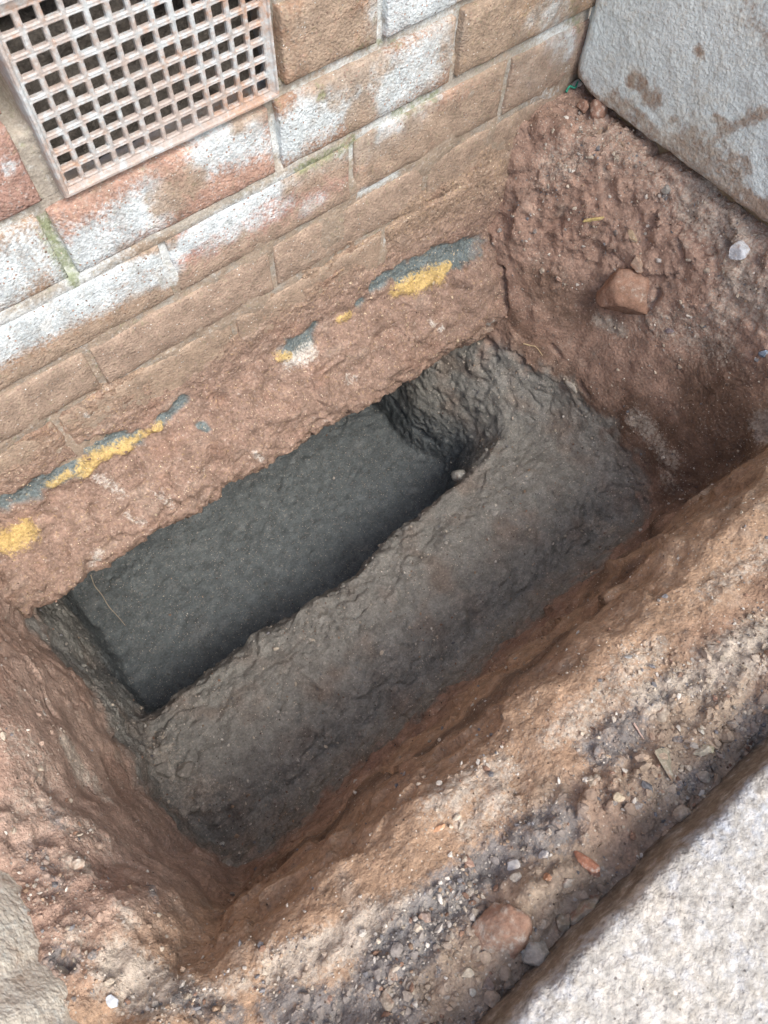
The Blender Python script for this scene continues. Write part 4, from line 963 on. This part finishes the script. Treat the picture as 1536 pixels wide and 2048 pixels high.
M_ROCK = surface('stone', None, layers=((0, (.60, .57, .50), 160, .3, .85), (1, (.30, .18, .125), 110, .35, .9)), vary=(.25, .25), scales=(70, 420), bump=((200, .0012, 2),))
def rock(key, name, label, category, col, seed, thick=.6, lift=.25, cuts=7, sub=4, mud=.35, pale=.2, group=None, rough=.2, sharp=(.5, .8), big=1., boxy=0.):
    if key not in STONE_AT: return None
    p, ax, n, L, W = frame_of(key)
    L, W = L * big, W * big
    g = np.random.default_rng(seed)
    B, F = ICO[sub]
    if boxy: B = B / (np.abs(B) ** 8).sum(1, keepdims=True) ** (boxy / 8)
    b = B * (1 + rough * noise(B, 1.2, seed) + rough * .5 * noise(B, 3.1, seed + 1))[:, None]
    for q in range(cuts):
        a = g.normal(size=3); a /= np.linalg.norm(a); d = g.uniform(*sharp)
        b = b - a * np.maximum(b @ a - d, 0)[:, None]
    b = b * (1 + .05 * noise(b, 5, seed + 2) + .03 * noise(b, 11, seed + 3))[:, None]
    b /= np.abs(b).max(0)
    V = b * (L / 2, W / 2, W / 2 * thick)
    c = np.tile(col, (len(V), 1)) * (1 + .15 * noise(b, 2, seed + 4))[:, None]
    low = ss(.1, -.5, b[:, 2])
    m = np.stack([np.clip(pale + .4 * noise(b, 2.2, seed + 5), 0, 1), np.clip(mud + .5 * noise(b, 1.8, seed + 6) + .5 * low, 0, 1), 0 * low], 1)
    o = link(name, mesh_np(name, V, F, True, c, m, [M_ROCK]), None, label=label, category=category)
    if group: o['group'] = group
    bt = n.cross(ax)
    q = p + n * (W / 2 * thick * lift)
    o.matrix_world = Matrix(((ax.x, bt.x, n.x, q.x), (ax.y, bt.y, n.y, q.y), (ax.z, bt.z, n.z, q.z), (0, 0, 0, 1)))
    return o

BUFF = (.46, .38, .28); GRY = (.36, .35, .33); CLAYG = (.30, .285, .25); REDC = (.31, .19, .14)
if STONE_AT:
    rock('red_stone', 'stone', 'large angular red brown stone stuck in the right bank, pale spots below it', 'stone', (.36, .245, .185), 301, .6, .2, 10, mud=.75, pale=.15, big=1.4, rough=.15, sharp=(.6, .85))
    rock('white_stone', 'stone', 'bluish white angular stone on the soil near the base of the white wall', 'stone', (.66, .70, .73), 302, .8, .6, 8, mud=.0, pale=.2)
    rock('recess_stone', 'stone', 'small grey stone lodged at the right end of the dark pit floor', 'stone', (.40, .40, .36), 303, .9, .5, 6, mud=.05)
    frag = rock('brick_fragment', 'brick_fragment', 'broken orange brick piece with a purple end lying in rubble beside the slab', 'brick', (.40, .285, .21), 304, .5, .15, 8, mud=.62, pale=.5, sharp=(.68, .95), boxy=.75, rough=.2, big=1.1)
    fv = np.array([v.co[:] for v in frag.data.vertices]); fx = fv[:, 0].min()
    ff = np.array([[i for i in p.vertices] for p in frag.data.polygons]); fc_ = fv[ff].mean(1)
    keep = (fc_[:, 0] < fx * .80) & (fc_[:, 1] > fv[:, 1].min() * .5) & (fc_[:, 2] > -.001)
    us_, inv = np.unique(ff[keep], return_inverse=True)
    if keep.any():
        link('fired_end', mesh_np('fired_end', fv[us_] * 1.012, inv.reshape(-1, 3), True, np.array((.25, .20, .22)), np.zeros((len(us_), 3)), [M_ROCK]), frag, label='smooth purple grey fired end of the brick piece')
    rock('mortar_lump', 'mortar_lump', 'rounded grey mortar lump between the broken brick piece and the slab edge', 'mortar lump', (.46, .43, .37), 305, .8, .5, 5, mud=.0, pale=.3)
    rock('beige_lump', 'mortar_lump', 'large sandy beige lump against the slab edge, above the broken brick piece', 'mortar lump', (.42, .37, .28), 306, .8, .35, 5, mud=.15, pale=.3, rough=.3)
    rock('small_lump', 'mortar_lump', 'small beige lump touching the large sandy lump by the slab', 'mortar lump', (.40, .35, .27), 307, .8, .4, 5, mud=.1)
    rock('brick_chip', 'brick_chip', 'long orange red brick chip in the rubble near the slab edge', 'brick', (.45, .22, .14), 308, .6, .45, 9, mud=.0, pale=.15)
    rock('slate_chip', 'stone_chip', 'flat triangular olive grey chip lying on the rubble strip', 'stone chip', (.30, .275, .21), 309, .25, .8, 9, mud=.1, pale=.0, sharp=(.35, .6))
    rock('flat_chip', 'stone_chip', 'thin grey leaf shaped chip on the brown rim of the pit', 'stone chip', (.36, .37, .37), 310, .4, .9, 5, mud=.0)
    rock('blue_stone', 'stone', 'blue grey stone at the right picture edge on the red bank', 'stone', (.26, .33, .42), 311, .8, .5, 6, mud=.0, pale=.1)
    rock('white_pebble', 'pebble', 'white pebble on the brown near rim slope, the larger of two', 'pebble', (.66, .63, .56), 312, .9, .7, 4, mud=.0)
    rock('tiny_pebble', 'pebble', 'tiny pale pebble on the dark near wall, left of the white pebble', 'pebble', (.62, .58, .50), 313, .9, .7, 4, mud=.0)
    rock('clod_a', 'clay_clod', 'left of two cracked grey clay clods on the bench', 'clod', CLAYG, 314, .6, .25, 7, mud=-.3, pale=.1)
    rock('clod_b', 'clay_clod', 'right of two cracked grey clay clods on the bench', 'clod', CLAYG, 315, .6, .25, 7, mud=-.3, pale=.1)
    rock('clod_c', 'clay_clod', 'small oval grey clod below the two cracked clods', 'clod', (.36, .34, .29), 316, .7, .5, 5, mud=-.3, pale=.3)
    rock('clod_d', 'clay_clod', 'angular pale grey clod in the bottom corner of the bench', 'clod', (.36, .34, .30), 317, .6, .4, 8, mud=-.2, pale=.2)
    rock('clod_e', 'pebble', 'pale round pebble just above the bottom corner of the bench', 'pebble', (.60, .60, .56), 318, .8, .7, 4, mud=-.2)
    rock('corner_clod_a', 'earth_clod', 'small red earth clod below the green twine in the wall corner', 'clod', REDC, 319, .9, .5, 7, mud=.2)
    rock('corner_clod_b', 'earth_clod', 'biggest red earth clod in the wall corner beside the green twine', 'clod', REDC, 320, .9, .5, 7, mud=.2)
    rock('corner_clod_c', 'earth_clod', 'dark earth clod tucked under the end of the white wall', 'clod', (.22, .14, .11), 321, .9, .5, 7, mud=.1)
    rock('yellow_chip', 'yellow_chip', 'thin yellow chip bedded in the soil bank below the corner', 'chip', (.58, .46, .20), 322, .6, .7, 5, mud=-.1, pale=.0)
    rock('grey_pebble', 'pebble', 'oval grey pebble on the right slope beside the grey clay', 'pebble', (.44, .42, .37), 323, .7, .5, 4, mud=.0)
    rock('white_bit', 'stone_chip', 'small white chip above the large red brown stone', 'stone chip', (.62, .60, .56), 324, .7, .7, 6, mud=-.1)
    rock('left_clod', 'earth_clod', 'pale crusted clod on the left dirt slope', 'clod', (.46, .38, .31), 325, .7, .4, 6, mud=.2, pale=.4)
    rock('orange_chip', 'brick_chip', 'small orange brick chip on the grey gritty patch of the rim', 'brick', (.55, .32, .19), 326, .6, .7, 7, mud=-.2)
    rock('dull_stone', 'stone', 'dull pink grey stone half sunk in dark gravel', 'stone', (.36, .29, .25), 327, .8, .35, 5, mud=.1)
    rock('pale_stone', 'stone', 'pale buff stone among rubble near the olive grey chip', 'stone', (.52, .48, .38), 328, .8, .4, 7, mud=.1)
    rock('dark_stone', 'stone', 'dark grey stone in the rubble strip below the olive grey chip', 'stone', (.17, .175, .185), 329, .8, .45, 7, mud=-.1, pale=.0)
    rock('beige_stone', 'stone', 'beige stone in the rubble strip left of the dark grey stone', 'stone', (.52, .44, .32), 330, .8, .45, 6, mud=.0)
    rock('white_chip', 'stone_chip', 'small white chip on the red crust above the olive grey chip', 'stone chip', (.66, .62, .55), 331, .7, .7, 6, mud=-.2)
    rock('long_white_chip', 'stone_chip', 'upright long white chip right of the olive grey chip', 'stone chip', (.64, .62, .54), 332, .7, .6, 6, mud=-.2)
    rock('green_stone', 'stone', 'greenish cream stone just below the long white chip', 'stone', (.48, .46, .32), 333, .8, .5, 6, mud=-.1)
    rock('bluewhite_stone', 'stone', 'bluish white stone beside the broken cream slab', 'stone', (.60, .66, .72), 334, .7, .5, 7, mud=.0)
    rock('grey_corner', 'stone', 'grey stone wedged in the corner behind the green twine', 'stone', (.34, .34, .31), 335, .8, .5, 7, mud=.2)
    rock('bank_stone', 'stone', 'long pinkish buff stone in the bank above the large red stone', 'stone', (.44, .33, .25), 336, .8, .35, 6, mud=.3)
    rock('buff_stone', 'stone', 'small buff stone below the yellow chip, to its right', 'stone', (.46, .36, .24), 337, .8, .4, 6, mud=.2)
    rock('round_grey', 'pebble', 'round grey pebble in the sandy bank under the white wall', 'pebble', (.33, .32, .29), 338, .8, .4, 3, mud=.1)
    rock('rim_stone', 'stone', 'grey brown stone next to the slab edge, right of the dark grey stone', 'stone', (.36, .33, .28), 339, .8, .4, 6, mud=.1)
    rock('purple_stone', 'stone', 'small purple grey stone right of the large red brown stone', 'stone', (.26, .22, .23), 340, .8, .4, 6, mud=.1)
    rock('bench_pebble', 'pebble', 'light grey pebble on the grey bench near its right end', 'pebble', (.46, .45, .42), 341, .8, .6, 4, mud=-.3)
    rock('gravel_stone_a', 'stone', 'pale grey stone in the blackish gravel above the broken brick piece', 'stone', (.44, .44, .44), 342, .8, .4, 6, mud=-.1)
    rock('gravel_stone_b', 'stone', 'smooth grey stone left of the long orange brick chip', 'stone', (.30, .30, .31), 343, .8, .4, 6, mud=-.1)
    rock('gravel_stone_c', 'stone', 'cream grey stone between the blackish gravel and the beige lump', 'stone', (.48, .44, .37), 344, .8, .4, 6, mud=.0)
    rock('slab_gap_stone', 'stone', 'red brown stone at the tip of the long orange brick chip', 'stone', (.33, .19, .14), 345, .8, .4, 6, mud=.1)
    rock('bed_stone', 'stone', 'cream stone at the lower left foot of the broken brick piece', 'stone', (.54, .48, .38), 346, .8, .45, 7, mud=.0)
    rock('bed_stone_b', 'stone', 'white chalky stone below the cream stone near the brick piece', 'stone', (.62, .60, .53), 347, .8, .5, 7, mud=-.2)
    rock('strip_brick', 'brick_chip', 'stubby orange brick chip above the small beige lump', 'brick', (.46, .25, .15), 348, .8, .5, 7, mud=-.1)
    rock('strip_pebble', 'pebble', 'cream pebble on the rim slope near the orange chip', 'pebble', (.56, .50, .40), 349, .8, .5, 4, mud=.0)

def tube(name, label, category, pts, r, col, n=6, lift=.6, wig=0., seed=0):
    P = np.array(pts, float)
    t = np.linspace(0, len(P) - 1, (len(P) - 1) * 5 + 1); i = np.minimum(t.astype(int), len(P) - 2); f = (t - i)[:, None]
    def at(k): return P[np.clip(k, 0, len(P) - 1)]
    p0, p1, p2, p3 = at(i - 1), at(i), at(i + 1), at(i + 2)
    C = .5 * (2 * p1 + (p2 - p0) * f + (2 * p0 - 5 * p1 + 4 * p2 - p3) * f ** 2 + (3 * p1 - p0 - 3 * p2 + p3) * f ** 3)
    C += wig * np.stack([noise(C, 60, seed), noise(C, 60, seed + 1), noise(C, 60, seed + 2)], 1)
    C[:, 2] += r * lift
    T = np.gradient(C, axis=0); T /= np.linalg.norm(T, axis=1, keepdims=True)
    A = np.cross(T, (0, 0, 1.)); A /= np.maximum(np.linalg.norm(A, axis=1, keepdims=True), 1e-6); Bn = np.cross(T, A)
    k = len(C); rr = r * (1 - .45 * np.linspace(0, 1, k))
    a = np.linspace(0, 2 * np.pi, n, endpoint=False)
    V = C[:, None] + rr[:, None, None] * (np.cos(a)[None, :, None] * A[:, None] + np.sin(a)[None, :, None] * Bn[:, None])
    V = V.reshape(-1, 3)
    F = []
    for u in range(k - 1):
        for v in range(n): F.append((u * n + v, u * n + (v + 1) % n, (u + 1) * n + (v + 1) % n, (u + 1) * n + v))
    o = link(name, mesh_np(name, V, np.array(F), True, np.array(col), None, [M_CRUMB]), None, label=label, category=category)
    return o
if LINE_AT:
    tube('root', 'thin pale root lying across the dark pit floor', 'root', LINE_AT['root'], .0010, (.46, .40, .31), lift=1)
    tube('straw', 'short cream straw on the red slope near the footing end', 'straw', LINE_AT['straw'], .0009, (.58, .46, .28), lift=1)
    tube('twine', 'scrap of green plastic twine in the wall corner', 'twine', LINE_AT['twine'], .0016, (.05, .30, .20), lift=2.5, wig=.002)
    tube('root', 'pinkish root end sticking out of the grey rubble strip', 'root', LINE_AT['pink_root'], .0010, (.52, .38, .32), lift=1.5)
    tube('grass_blade', 'green grass blade growing at the slab edge', 'grass', LINE_AT['grass'], .0016, (.20, .26, .08), lift=3)
